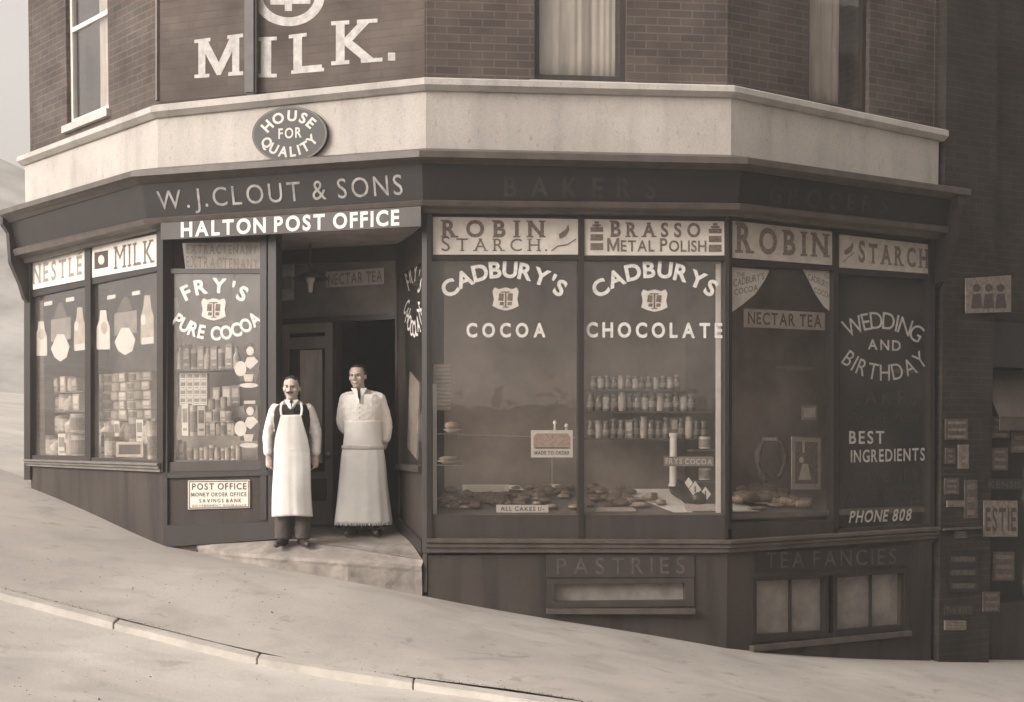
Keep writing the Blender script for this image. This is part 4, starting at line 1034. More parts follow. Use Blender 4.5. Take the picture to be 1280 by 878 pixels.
# cut-out show cards pasted inside the two left panes
def cut(name, f, parts, label, o=-.05, group=None):
    xs_ = [p[0] for _, q, _ in parts for p in q]; ys_ = [p[1] for _, q, _ in parts for p in q]
    t = thing(name, label, 'show card', f.w(sum(xs_) / len(xs_), max(ys_), o), group)
    for i, (n_, q, m) in enumerate(parts):
        bm = NB(); fpoly(bm, f, q, o - .006, o + .001 * i); part(n_, bm, m, t)
    return t
def bottleshape(cx, yb, w_, h_, tilt=0):
    p = [(-.5, 0), (.5, 0), (.52, .1), (.5, .55), (.3, .74), (.22, .98), (-.22, .98), (-.3, .74), (-.5, .55), (-.52, .1)]
    return [(cx + x * w_ + tilt * y, yb - y * h_) for x, y in p]
for i, (cx, dy, s, nm) in enumerate(((75, 0, .88, 'far left pane'), (156, -8, 1.0, 'pane beside the corner post'))):
    sl_ = -.17
    cut('bottle_cutout', FA, [('body', bottleshape(cx - 27 * s, 445 + dy - sl_ * 0, 16 * s, 50 * s), CARDW), ('label_patch', ellipse(cx - 26 * s, 418 + dy, 4 * s, 8 * s, 12), CARDM)], 'white bottle shaped show card on the left side of the %s' % nm)
    cut('bottle_cutout', FA, [('body', bottleshape(cx + 28 * s, 440 + dy - 2, 16 * s, 62 * s, 0), CARDM), ('base', quadpx(cx + 21 * s, 431 + dy, cx + 36 * s, 439 + dy, 429 + dy, 437 + dy), CARDW), ('highlight', ellipse(cx + 23 * s, 408 + dy, 3 * s, 7 * s, 12), CARDW)], 'tall grey bottle show card on the right side of the %s' % nm)
    cut('hanging_showcard', FA, [('board', [(cx - 13 * s, 428 + dy), (cx + 15 * s, 424 + dy), (cx + 15 * s, 396 + dy), (cx - 13 * s, 400 + dy)], CARDG), ('pointed_top', [(cx - 10 * s, 399 + dy), (cx + 10 * s, 396 + dy), (cx + 3 * s, 379 + dy), (cx - 2 * s, 379 + dy)], INK),
        ('sack', [(cx - 7 * s, 424 + dy), (cx - 4 * s, 418 + dy), (cx + 5 * s, 418 + dy), (cx + 13 * s, 433 + dy), (cx + 9 * s, 447 + dy), (cx, 452 + dy), (cx - 8 * s, 447 + dy), (cx - 13 * s, 436 + dy)], CARDW)], 'dark hanging card with white sack in the %s' % nm, -.045)
    for sx, yy in ((-17, 381), (14, 376)):
        cut('paper_slip', FA, [('slip', quadpx(cx + sx * s - 5, yy + dy - 3, cx + sx * s + 5, yy + dy + 2, yy + dy - 5, yy + dy), CARDW)], 'small white paper slip on the upper %s of the %s' % ('left' if sx < 0 else 'right', nm))
for y0, nm in ((0, 'upper'), (75, 'lower')):
    cut('figure_showcard', FB, [('body', [(300, 476 + y0), (322, 476 + y0), (325, 455 + y0), (319, 446 + y0), (308, 447 + y0), (300, 458 + y0)], INK), ('shawl', [(305, 456 + y0), (313, 462 + y0), (323, 452 + y0), (317, 446 + y0), (309, 447 + y0)], CARDW),
        ('hair', ellipse(312, 436 + y0, 7, 8, 16), HAIR), ('face', ellipse(312.5, 439 + y0, 4.6, 5.4, 16), CARDW), ('jug', ellipse(300.5, 461 + y0, 7.5, 9.5, 18), CARDW),
        ('cup', [(304, 468 + y0), (317, 468 + y0), (315, 477 + y0), (306, 477 + y0)], CARD), ('saucer', ellipse(311, 482 + y0, 11.5, 3, 18), CARDW)], '%s cut-out show card of a dark-haired girl with a white cup, beside the porch post' % nm, -.055)
cut('paper_slip', FB, [('slip', quadpx(305, 501, 319, 505), CARD)], 'tiny white slip between the two girl show cards')
rr2 = random.Random(4)
cut('paper_streamer', FB, [('strip', [(213 + rr2.uniform(-2, 1), 372 + k * 12) for k in range(17)] + [(220 + rr2.uniform(-1, 3), 372 + k * 12) for k in range(16, -1, -1)], CARDM)], 'ragged pale paper streamer down the left edge of the entrance window', -.09)
# --- the two big cake windows
def bedz(f, o):
    if f is FC: return zbC - .005 + .22 * (-.05 - o) / (-.05 - DB)
    return zbC - .01 + .16 * (-.05 - o) / (-.05 - DB)
def onbed(f, x, o, dz=0):
    u, _ = f.on(x, 620, o); return f.pt(u, bedz(f, o) + dz, o)
def bake(f, kinds, x0, x1, o0, o1, n, w0, w1, label, cat, group, h=(.8, 1.1), dz=0):
    for k in range(n):
        o = rr.uniform(o0, o1); x = rr.uniform(x0, x1); s = rr.uniform(w0, w1)
        put(rr.choice(kinds), onbed(f, x, o, dz + rr.uniform(0, .02)), s, s * rr.uniform(*h), rr.random() * 6.28, label, cat, group)
g = 'buns and cakes on the window beds'
bake(FC, ['bun_a', 'bun_b'], 550, 612, -.25, -.85, 26, .09, .14, 'dark bun at the left of the first cake window', 'bun', g)
bake(FC, ['bun_c'], 547, 585, -.2, -.7, 10, .07, .11, 'pale pastry at the left of the first cake window', 'pastry', g)
bake(FC, ['bun_a', 'bun_b'], 612, 718, -.3, -.9, 34, .09, .15, 'dark bun at the right of the first cake window', 'bun', g)
bake(FC, ['bun_c'], 665, 718, -.2, -.6, 5, .08, .13, 'pale pastry below the picture card', 'pastry', g)
bake(FC, ['slab'], 580, 640, -.3, -.8, 5, .16, .24, 'flat dark cake in the first cake window', 'cake', g, (.3, .4))
bake(FC, ['bun_a', 'bun_b'], 736, 790, -.25, -.9, 34, .08, .14, 'dark bun at the left of the second cake window', 'bun', g)
bake(FC, ['bun_c', 'slab2'], 775, 828, -.25, -.6, 12, .09, .14, 'pastry lying by the white paper sheet', 'pastry', g, (.4, .6))
def sheet(f, name, pts, m, label, cat, dz=.004, th=.003):   # paper or board lying on the sloping bed: (pixel x, depth)
    bm = NB(); A = [onbed(f, x, o, dz + th) for x, o in pts]; prism(bm, A, [p - Vector((0, 0, th)) for p in A]); return single(name, bm, m, label, cat)
sheet(FC, 'paper_sheet', [(772, -.9), (838, -.9), (866, -.1), (842, -.1), (800, -.55)], CARDW, 'white paper sheet on the bed of the second cake window', 'paper')
sheet(FC, 'paper_sheet', [(622, -.9), (648, -.9), (655, -.72), (632, -.78)], CARD, 'scrap of white paper left of the picture card on the bed', 'paper', .05); sheet(FC, 'paper_sheet', [(678, -.92), (712, -.92), (700, -.7), (682, -.72)], CARD, 'scrap of white paper under the picture card on the bed', 'paper', .05)
sheet(FC, 'baking_board', [(745, -.12), (795, -.12), (790, -.2), (748, -.2)], CARDM, 'pale board at the front of the second cake window', 'board', .01, .02)
sheet(FC, 'baking_board', [(858, -.12), (895, -.12), (893, -.26), (855, -.26)], CARDM, 'pale board beside the dark cake roll', 'board', .01, .03)
bm = NB(); a, b = onbed(FC, 842, -.72, .09), onbed(FC, 878, -.22, .075); n_ = 9
tube(bm, [a.lerp(b, t) for t in (0, .03, .1, .3, .5, .7, .9, .97, 1)], [.02, .06, .085, .09, .09, .09, .085, .06, .02], 14)
for v in bm.verts: v.co += Vector((0, 0, .01)) * noise.noise(v.co * 14)
single('cake_roll', bm, mat('dark_glaze', (.03, .025, .022), .4, .4, 20), 'long dark glazed cake roll lying on the white paper', 'cake', smooth=True)
for (x, y, s, nm) in ((869, 612, 9, 'larger'), (882, 618, 8, 'lower right'), (861, 604, 6, 'small upper left')):
    q = [(x, y + s * 1.15), (x + s * .85, y), (x, y - s * 1.15), (x - s * .85, y)]
    t = signboard('diamond_card', FC, q, -.262, -.25, CARDW, '%s diamond shaped price card by the dark cake roll' % nm, 'card')
    if s > 6:
        bm = NB(); flatpoly(bm, FC, [(x - .8, y + 4), (x + .8, y + 4), (x + .8, y - 4), (x - .8, y - 4)], -.248); part('print', bm, INK, t)
standcard(FC, 607, 610.5, 58, 9, -.62, CARDW, 'long blank white strip card at the back left of the buns', text=None, im=CARD); standcard(FC, 653, 636, 65, 9.5, -.14, CARDW, 'white strip card reading ALL CAKES among the buns', text=['ALL CAKES 1/-'], sk=.5)
pc = signboard('picture_card', FC, quadpx(664, 538, 716, 572), -.14, -.125, CARDW, 'white picture card of an iced cake marked made to order', 'card')
bm = NB(); flatpoly(bm, FC, [(667, 561), (713, 561), (713, 546), (709, 542), (671, 542), (667, 546)], -.123); part('cake_picture', bm, mat('pink_brown_print', (.36, .26, .21), .7, .3, 40), pc)
bm = NB(); flatpoly(bm, FC, quadpx(669, 559.5, 711, 561), -.1215); text_quad(bm, FC, 'MADE TO ORDER', (668, 568.5, 564, 712, 568.5, 564), -.1215, .018, False, .2); part('lettering', bm, INK, pc)
bm = NB(); tube(bm, [FC.w(690, 605, -.16), FC.w(690, 571, -.15)], .006, 6); part('stem', bm, METAL, pc)
bm = NB(); flatpoly(bm, FC, quadpx(688, 604, 692, 612), -.17)
for x, h_, nm in ((693.5, 12, 'left'), (708, 8, 'right')):
    bm = NB(); p = FC.w(x, 537.8, -.14); s = scl(FC, x, 530, -.14); lathe(bm, [(0, 0), (2 * s, 0), (1.2 * s, 3 * s), (1.4 * s, (h_ - 5) * s), (2.6 * s, (h_ - 3) * s), (1 * s, h_ * s), (0, h_ * s)], 10, p)
    single('cake_ornament', bm, ICING, 'tiny white cake ornament standing on the %s of the picture card' % nm, 'ornament', smooth=True)
bm = NB(); s = scl(FC, 841, 600, -.6); p = FC.w(841.5, 608, -.6)
lathe(bm, [(0, 0), (6 * s, 0), (6 * s, 2 * s), (4.6 * s, 4 * s), (4.4 * s, 60 * s), (5.4 * s, 62 * s), (5.4 * s, 65 * s), (0, 65 * s)], 16, p); single('cake_pillar', bm, ICING, 'tall slim white cake pillar behind the dark roll', 'pillar', smooth=False)
# jars on two shelves
shelf(FC, 733, 890, 514, -.84, -.66, 'jar_shelf', MOULD); shelf(FC, 733, 890, 548, -.84, -.66, 'jar_shelf', MOULD); shelf(FC, 733, 850, 487, -.84, -.66, 'jar_shelf', MOULD)
row(FC, ['jar', 'jar', 'tin_a', 'jar', 'tin_b'], 734, 868, 14, 514, 9.6, 23, -.75, 'jar or tin on the middle shelf of the second cake window', 'jar', 'sweet jars on the middle shelf'); row(FC, ['jar', 'tin_b', 'jar', 'jar', 'jar', 'box_c'], 734, 884, 16, 548, 9.4, 25, -.75, 'jar or tin on the lowest shelf of the second cake window', 'jar', 'sweet jars on the lowest shelf')
row(FC, ['jar', 'tin_a', 'jar', 'jar', 'tin_b'], 738, 850, 13, 487, 8.2, 17, -.75, 'jar or tin along the topmost shelf of the second cake window', 'jar', 'jars and tins along the top shelf')
bm = NB(); tube(bm, [FC.w(572, 544, -.5), FC.w(722, 547.5, -.5)], .008, 8); part('display_rail', bm, METAL, shop)
for y, nm in ((561, 'upper'), (600, 'lower')):
    u, z = FC.on(881, y, -.5); put('tin_c', FC.pt(u, z, -.5), 15 * scl(FC, 881, y, -.5), 15 * sclz(FC, 881, y, -.5), .4, '%s large round tin beside the white upright board' % nm, 'tin')
shelf(FC, 866, 895, 562, -.62, -.40, 'display_shelf', MOULD); shelf(FC, 866, 895, 601, -.62, -.40, 'display_shelf', MOULD)
bm = NB(); text_quad(bm, FC, 'FRYS COCOA', (832, 580, 573, 890, 581, 574), -.398, .018, False, .2)
t = signboard('shelf_strip', FC, quadpx(830, 571, 892, 583), -.412, -.40, CARDG, 'grey lettered strip between the two large round tins', 'card'); part('lettering', bm, CARD, t)
for x0, x1, y0, o in ((541, 546, 480, -.10), (895.5, 905.5, 330, -.09)):
    bm = NB(); fpoly(bm, FC, quadpx(x0, y0, x1, 643), o - .03, o); part('white_upright', bm, CARDW, shop)
bm = NB()
for k in range(12): 
    y = 458 + k * 4.8; tube(bm, [FC.w(542, y, -.2), FC.w(563, y, -.2)], .018, 8)
single('paper_rolls', bm, CARDM, 'ribbed pale roll blind bundle at the left edge of the first cake window', 'blind')
put('plate', FC.w(566, 541, -.4), .19, .035, 0, 'white plate with a cake on the left wire shelf', 'plate'); put('bun_c', FC.w(566, 540, -.4) + Vector((0, 0, .02)), .16, .2, 0, 'pale domed cake on the upper white plate', 'cake')
put('plate', FC.w(562, 580, -.4), .24, .03, 0, 'white plate of pastries on the lower wire shelf', 'plate'); put('bun_c', FC.w(562, 579, -.4) + Vector((0, 0, .02)), .2, .12, 1, 'low pale pastry on the lower white plate', 'pastry')
shelf(FC, 543, 580, 542, -.5, -.3, 'wire_shelf', METAL, .008); shelf(FC, 543, 580, 581, -.5, -.3, 'wire_shelf', METAL, .008)
# --- the dim window on the right
def cornercard(pts, label, tq):
    bm = NB(); t = signboard('corner_poster', FD, pts, -.055, -.045, CARDW, label, 'poster')
    for s, q in tq: text_quad(bm, FD, s, q, -.043, .0, False, .15)
    part('lettering', bm, INKB, t)
def qarc(cx, cy, rx, ry, a0, a1, n=10): return [(cx + rx * math.cos(R(a0 + (a1 - a0) * k / n)), cy + ry * math.sin(R(a0 + (a1 - a0) * k / n))) for k in range(n + 1)]
cornercard([(915.5, 334), (915.5, 390)] + [(928, 381), (944, 368), (955, 352), (962, 338)], 'curved cream poster in the top left corner of the dim window', [('THE', (921, 346, 341, 931, 346, 341)), ("CADBURY'S", (917, 359, 350, 955, 349, 341)), ('COCOA', (918, 369, 362, 947, 363, 356))])
cornercard([(1041.5, 339), (1041.5, 392)] + [(1031, 384), (1020, 368), (1012, 352), (1004, 337)], 'curved cream poster in the top right corner of the dim window', [('THE', (1030, 349, 344, 1039, 350, 345)), ("CADBURY'S", (1010, 350, 342, 1039, 362, 354)), ('COCOA', (1018, 366, 359, 1039, 374, 367))])
t = signboard('strip_poster', FD, [(930, 409), (1031, 413), (1031, 391), (930, 386)], -.07, -.06, mat('grey_strip', (.30, .265, .23), .7, .25, 9), 'grey lettered tea strip hung across the dim window')
bm = NB(); text_quad(bm, FD, 'NECTAR TEA', (935, 405, 390, 1027, 410, 394), -.058, .018, False, .2); part('lettering', bm, INK, t)
standcard(FD, 1012, 516, 18, 18, -.3, CARDG, 'small square grey card hanging in the dim window', im=CARDM)
t = signboard('framed_poster', FD, [(990, 612), (1026, 612), (1026, 548), (990, 546)], -.25, -.235, mat('poster_edge', (.27, .24, .21), .7, .2, 9), 'upright framed poster at the right of the dim window', 'poster')
bm = NB(); flatpoly(bm, FD, [(994, 605), (1022, 605), (1022, 553), (994, 552)], -.233); part('picture_ground', bm, mat('poster_ground', (.12, .10, .085), .7, .4, 30), t)
bm = NB(); flatpoly(bm, FD, [(1003, 566), (1006, 566), (1006, 551), (1003, 551)], -.231); flatpoly(bm, FD, ellipse(1002, 575, 3, 4, 12), -.231); flatpoly(bm, FD, [(998, 600), (1014, 600), (1010, 580), (1003, 580)], -.2305); part('picture', bm, CARDM, t)
bm = NB(); cpt = FD.w(964, 575, -.5); ring = []
for k in range(25):
    a = 2 * math.pi * k / 24; x, y = 964 + 17 * math.cos(a), 574 + 26 * math.sin(a); ring.append(FD.w(x, y, -.5))
tube(bm, ring, .028, 8, False)
for v in bm.verts: v.co += Vector((.014, .01, .014)) * noise.noise(v.co * 22) * 2.2
single('wreath', bm, mat('dried_garland', (.09, .075, .06), .9, .5, 30), 'oval garland standing behind the pastries in the dim window', 'wreath', smooth=True)
standcard(FD, 963, 549, 18, 5, -.46, CARDG, 'small grey ticket on top of the oval garland', im=CARDM)
g = 'pastries heaped in the dim window'
bake(FD, ['bun_a', 'bun_c', 'bun_b'], 919, 980, -.35, -.85, 30, .12, .2, 'pastry heaped at the back of the dim window', 'pastry', g, (.9, 1.2), .03)
bake(FD, ['slab2', 'bun_c'], 940, 1005, -.18, -.4, 12, .13, .2, 'pale loaf at the front of the dim window', 'loaf', g, (.4, .6))
bake(FD, ['bun_c'], 985, 1012, -.3, -.6, 5, .12, .18, 'pale pastry below the framed poster', 'pastry', g, (.4, .6))
sheet(FD, 'paper_sheet', [(916, -.12), (950, -.12), (925, -.5), (916, -.6)], CARDW, 'white paper under the pastries in the dim window', 'paper')
standcard(FD, 1012, 643, 30, 8, -.13, CARDG, 'small dark card with pale writing at the front of the dim window', text=['PASTRIES'], im=CARD, sk=-1)

# --- porch: hanging lamp, poster behind the transom
lp = FR.w(388, 348, .35)
t = thing('hanging_lamp', 'dark shaded gas lamp hanging in the entrance porch', 'lamp', lp)
bm = NB(); lathe(bm, [(.02, .10), (.05, .07), (.19, .0), (.185, -.012), (.04, .05), (.02, .09)], 20, lp); part('shade', bm, IRON, t, smooth=True)
bm = NB(); tube(bm, [lp + Vector((0, 0, .09)), Vector((lp.x, lp.y, zso))], .012, 8); part('rod', bm, IRON, t)
bm = NB(); lathe(bm, [(0, -.15), (.022, -.14), (.03, -.06), (.05, -.02), (.05, .02), (0, .03)], 12, lp); part('mantle', bm, CARD, t, smooth=True)
t = signboard('transom_poster', FR, [(407, 360), (480, 355), (480, 335), (407, 340)], -.028, -.012, mat('dim_strip', (.34, .30, .28), .7, .2, 12), 'dim grey lettered tea strip above the open doorway'); bm = NB(); text_quad(bm, FR, 'NECTAR TEA', (410, 357, 343, 478, 352, 338), -.010, .018, False, .15); part('lettering', bm, INKB, t)
t = signboard('pasted_bill', FR, [(349, 376), (367, 375), (367, 330), (349, 331)], -.028, -.012, mat('dim_paper', (.42, .38, .35), .8, .3, 12), 'torn pale bill left of the hanging lamp over the door', 'poster'); bm = NB(); flatpoly(bm, FR, [(352, 362), (365, 361), (365, 345), (352, 346)], -.010); part('print', bm, CARDG, t)

# ------------------------------------------------------------------ the neighbouring shop on the right
n0 = corner(4, 0)
FN = Face((n0.x, n0.y), (n0.x + FD.d.x * 9, n0.y + FD.d.y * 9))
nb = thing('neighbour_shop', 'dim brick building with a small shop front adjoining on the right', 'building', (n0.x + 3, n0.y + 2.5, gz(n0.x + 3, n0.y + 2.5)))
up0, up1 = FN.on(1177, 543, .06)[0], FN.on(1240, 543, .06)[0]
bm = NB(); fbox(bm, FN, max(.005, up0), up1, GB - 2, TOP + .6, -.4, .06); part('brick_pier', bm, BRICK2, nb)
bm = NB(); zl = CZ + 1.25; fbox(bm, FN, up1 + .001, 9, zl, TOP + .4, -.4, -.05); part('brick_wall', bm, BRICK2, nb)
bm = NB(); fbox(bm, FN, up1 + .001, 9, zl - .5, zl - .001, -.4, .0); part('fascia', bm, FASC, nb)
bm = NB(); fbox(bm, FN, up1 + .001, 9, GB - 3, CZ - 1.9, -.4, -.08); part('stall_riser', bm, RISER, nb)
bm = NB(); fbox(bm, FN, up1 + .06, 8.9, CZ - 1.9, zl - .5, -.26, -.25); wn = part('shop_window', bm, GLASS, nb)
bm = NB()
fbox(bm, FN, up1 + .001, up1 + .06, CZ - 1.9, zl - .5, -.3, -.18); part('window_post', bm, PAINT, nb)
bm = NB(); A = [FN.pt(up1 + .05, zl - .52, -.2), FN.pt(8.5, zl - .52, -.2), FN.pt(8.5, zl - 1.05, .12), FN.pt(up1 + .05, zl - 1.05, .12)]; prism(bm, A, [p + Vector((0, 0, -.01)) for p in A]); part('shop_blind', bm, mat('blind_canvas', (.075, .062, .05), .9, .3, 3, streak=True), nb)
bm = NB(); A = [FN.pt(up1 + .05, zl - 1.051, .12), FN.pt(8.5, zl - 1.051, .12), FN.pt(8.5, zl - 1.2, .12), FN.pt(up1 + .05, zl - 1.2, .12)]; prism(bm, A, [FN.back(p, -.01) for p in A]); part('blind_valance', bm, mat('valance_canvas', (.085, .07, .056), .9, .3, 3), nb)
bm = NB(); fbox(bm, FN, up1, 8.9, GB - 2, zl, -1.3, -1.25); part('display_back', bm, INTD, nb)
bm = NB(); a = FN.pt(0.02, 0, -.41); b = FN.pt(9, 0, -.05); c_ = FN.pt(9, 0, -8); d_ = FN.pt(.5, 0, -8)
prism(bm, [(p.x, p.y, TOP + .6) for p in (a, b, c_, d_)], [(p.x, p.y, TOP + .8) for p in (a, b, c_, d_)]); part('roof', bm, SLATE, nb)
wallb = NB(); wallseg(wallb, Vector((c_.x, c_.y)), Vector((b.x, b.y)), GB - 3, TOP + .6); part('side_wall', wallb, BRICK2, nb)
DK = mat('dimmed_card', (.085, .072, .06), .8, .4, 20); DK2 = mat('dimmed_card_light', (.19, .165, .14), .8, .4, 20)
t = signboard('poster_board', FN, [(1208, 392), (1264, 390), (1264, 344), (1208, 348)], .10, .12, DK2, 'grey board with three dark figures on the neighbouring pier', 'poster')
bm = NB()
for x in (1221, 1236, 1251): flatpoly(bm, FN, ellipse(x, 360, 5, 5, 12), .1225); flatpoly(bm, FN, [(x - 7, 386), (x + 7, 385), (x + 5, 367), (x - 5, 368)], .1225)
part('figures', bm, INK, t)
def notice(x0, y0, x1, y1, m, label, text=None, im=None, o=.061, sk=0):
    t = signboard('wall_notice', FN, [(x0, y1), (x1, y1 + sk), (x1, y0 + sk), (x0, y0)], o, o + .012, m, label, 'notice')
    bm = NB()
    if text:
        for i, s in enumerate(text):
            h_ = (y1 - y0) / len(text); text_quad(bm, FN, s, (x0 + 2, y0 + h_ * (i + .85), y0 + h_ * (i + .2), x1 - 2, y0 + h_ * (i + .85) + sk, y0 + h_ * (i + .2) + sk), o + .0145, .018, False, .2)
    else:
        for k in range(3): flatpoly(bm, FN, [(x0 + 3, y0 + (k + .75) * (y1 - y0) / 3), (x1 - 3, y0 + (k + .75) * (y1 - y0) / 3), (x1 - 3, y0 + (k + .35) * (y1 - y0) / 3), (x0 + 3, y0 + (k + .35) * (y1 - y0) / 3)], o + .0145)
    part('print', bm, im or INKB, t)
notice(1182, 524, 1210, 550, DK, 'small lined paper at chest height on the brick pier', im=DK2)
notice(1230, 626, 1272, 671, DK2, 'grey plate with big dark letters beyond the brick pier', ['ESTIE'], INK)
notice(1234, 599, 1279, 612, FASC, 'narrow dark strip of dim letters above the grey plate', ['KENSIE'], DK)
notice(1181, 757, 1216, 769, RISER, 'dim dark strip low on the brick pier', ['THE BEST'], DK); notice(1181, 776, 1208, 788, DK2, 'pale slip pasted lowest on the brick pier', None, INKB)
notice(1194, 664, 1209, 673, DK, 'tiny grey slip just under the pier ledge', None, INKB); notice(1229, 740, 1250, 765, DK, 'faint grey bill low beyond the brick pier', None, INKB)
bm = NB(); fpoly(bm, FN, [(1181, 663.5), (1229, 661), (1229, 658.5), (1181, 661)], .061, .10); part('ledge', bm, DK, nb)
for x0, y0, x1, y1, m, nm in ((1182, 560, 1194, 580, DK, 'small dark bill left of centre on the pier above the ledge'), (1198, 556, 1211, 586, DK2, 'narrow grey bill below the lined paper on the brick pier'), (1181, 598, 1199, 618, DK, 'square dark bill in the middle of the brick pier'),
        (1184, 626, 1206, 634, DK2, 'short pale strip just above the pier ledge'), (1206, 600, 1222, 648, DK, 'tall narrow dark bill at the right edge of the brick pier'), (1186, 690, 1222, 740, FASC, 'large dark bill under the ledge of the brick pier')):
    notice(x0, y0, x1, y1, m, nm, None, INKB if m is not FASC else DK)
for x0, y0, x1, y1, nm in ((1240, 520, 1262, 548, 'dim square show card highest beside the neighbouring blind'), (1265, 528, 1290, 566, 'dim tall show card at the frame edge under the blind'), (1240, 560, 1260, 588, 'dim small show card above the letter strip'), (1242, 690, 1268, 726, 'dim dark show card below the grey lettered plate')):
    notice(x0, y0, x1, y1, DK, nm, None, INKB, .0)

# ------------------------------------------------------------------ the rest of the street (mostly seen as reflections and shade)
def simple_house(f, z0, z1, depth, label, n):
    mid = f.pt(f.L / 2, z0, 0); h = thing('shading_terrace', label, 'house', mid)
    bm = NB(); us = [f.L * (k + .5) / n for k in range(n)]
    holes = [(u - .5, u + .5, z, z + 1.6) for u in us for z in (z0 + 1.6, z0 + 4.6)]
    wallgrid(bm, f, 0, f.L, z0 - 2, z1, holes, 0, .3); part('wall', bm, BRICK2, h)
    for hh in holes:
        bm = NB(); fbox(bm, f, hh[0], hh[1], hh[2], hh[3], -.2, -.15); wv = part('window', bm, GLASS, h)
        bm = NB(); fbox(bm, f, hh[0], hh[1], (hh[2] + hh[3]) / 2 - .03, (hh[2] + hh[3]) / 2 + .03, -.149, -.12); part('meeting_rail', bm, SASH, wv)
    bm = NB(); A = [f.pt(0, z1, .3), f.pt(0, z1, -depth), f.pt(0, z1 + 2.4, -depth / 2)]; prism(bm, A, [f.pt(f.L, p.z, 0) + (p - f.pt(0, p.z, 0)) for p in A]); part('roof', bm, SLATE, h)
    bm = NB(); fbox(bm, f, .01, f.L - .01, z0 - 2, z1 - .01, -depth, -.35); part('rear_block', bm, INTD, h)
q0 = Vector((5.6, 5.4)); FO = Face((q0.x + FD.d.x * 16, q0.y + FD.d.y * 16), (q0.x, q0.y))  # unseen terrace, added close and tall to shade the right side
simple_house(FO, gz(14, 8) - .2, gz(14, 8) + 11, 7, 'unseen brick terrace added across the side street to shade the right', 6)
def foliage(bm, c, r, n, s, seed):
    r_ = random.Random(seed)
    for _ in range(n):
        d = Vector((r_.gauss(0, 1), r_.gauss(0, 1), r_.gauss(0, 1))).normalized()
        k = (.55 + .45 * r_.random() ** .5) * (1 + .35 * noise.noise(d * 2.2 + Vector((seed, 0, 0))))
        p = Vector((c[0] + d.x * r[0] * k, c[1] + d.y * r[1] * k, c[2] + d.z * r[2] * k))
        u = Vector((r_.gauss(0, 1), r_.gauss(0, 1), r_.gauss(0, 1))).normalized(); v = u.orthogonal().normalized(); q = s * r_.uniform(.6, 1.4)
        bm.faces.new([bm.verts.new(p + u * q), bm.verts.new(p + v * q * .6), bm.verts.new(p - u * q), bm.verts.new(p - v * q * .6)])
bm = NB(); zh = gz(0, -7)
for k in range(46):
    x = -24 + k * 1.1; foliage(bm, (x, -7 + .3 * math.sin(k), zh + 1.9), (.9, .7, 2.0 + .35 * math.sin(k * 1.7)), 90, .16, k)
box(bm, -24.5, 26.5, -7.4, -6.7, zh - 3, zh + 3.4)
single('hedge', bm, LEAF, 'tall dark garden hedge across the road', 'hedge', recalc=False)
def hump(x, y): return min(1, max(0, (y - 47) / 22)) *  18 * math.exp(-(((x + 42) / 26) ** 2 + ((y - 88) / 34) ** 2)) * (1 + .15 * noise.noise(Vector((x * .08, y * .08, 0))))
bm = NB(); grid(bm, [[(x, y, gz(x, y) - 1.0 + hump(x, y)) for x in np.linspace(-120, 20, 60)] for y in np.linspace(45, 170, 50)])
structure('hill', bm, HILLM, smooth=True)
# ------------------------------------------------------------------ the two shopkeepers
def evaluated(bm, name, voxel, smooth_it=2):
    me = bpy.data.meshes.new(name); finish(bm); bm.to_mesh(me); bm.free()
    ob = bpy.data.objects.new(name, me); COL.objects.link(ob)
    md = ob.modifiers.new('r', 'REMESH'); md.mode = 'VOXEL'; md.voxel_size = voxel
    if smooth_it: sm = ob.modifiers.new('s', 'SMOOTH'); sm.iterations = smooth_it; sm.factor = .5
    dg = bpy.context.evaluated_depsgraph_get(); dg.update()
    m2 = bpy.data.meshes.new_from_object(ob.evaluated_get(dg)); m2.name = name
    bpy.data.objects.remove(ob); bpy.data.meshes.remove(me); return m2
def pmesh(name, me, m, parent, label=None):
    me.materials.clear(); me.materials.append(m)
    for p in me.polygons: p.use_smooth = True
    o = bpy.data.objects.new(name, me); COL.objects.link(o); o.parent = parent
    if label: o['label'] = label
    return o
def V3(*a): return Vector(a)
def limb(bm, pts, rads, seg=14):                       # chain with rounded ends
    tube(bm, pts, rads, seg)
    for p, r in ((pts[0], rads[0]), (pts[-1], rads[-1])):
        r = max(r) if isinstance(r, tuple) else r; ball(bm, p, r * .98, 12, 8)
def dense(pts, rads, n=4):                             # resample a chain smoothly
    P, Rr = [], []
    pts = [Vector(p) for p in pts]
    for i in range(len(pts) - 1):
        p0, p1, p2, p3 = pts[max(i - 1, 0)], pts[i], pts[i + 1], pts[min(i + 2, len(pts) - 1)]
        for k in range(n):
            t = k / n
            P.append(.5 * ((2 * p1) + (p2 - p0) * t + (2 * p0 - 5 * p1 + 4 * p2 - p3) * t * t + (3 * p1 - p0 - 3 * p2 + p3) * t ** 3))
            a, b = rads[i], rads[i + 1]
            Rr.append(tuple(x + (y - x) * t for x, y in zip(a, b)) if isinstance(a, tuple) else a + (b - a) * t)
    P.append(pts[-1]); Rr.append(rads[-1]); return P, Rr
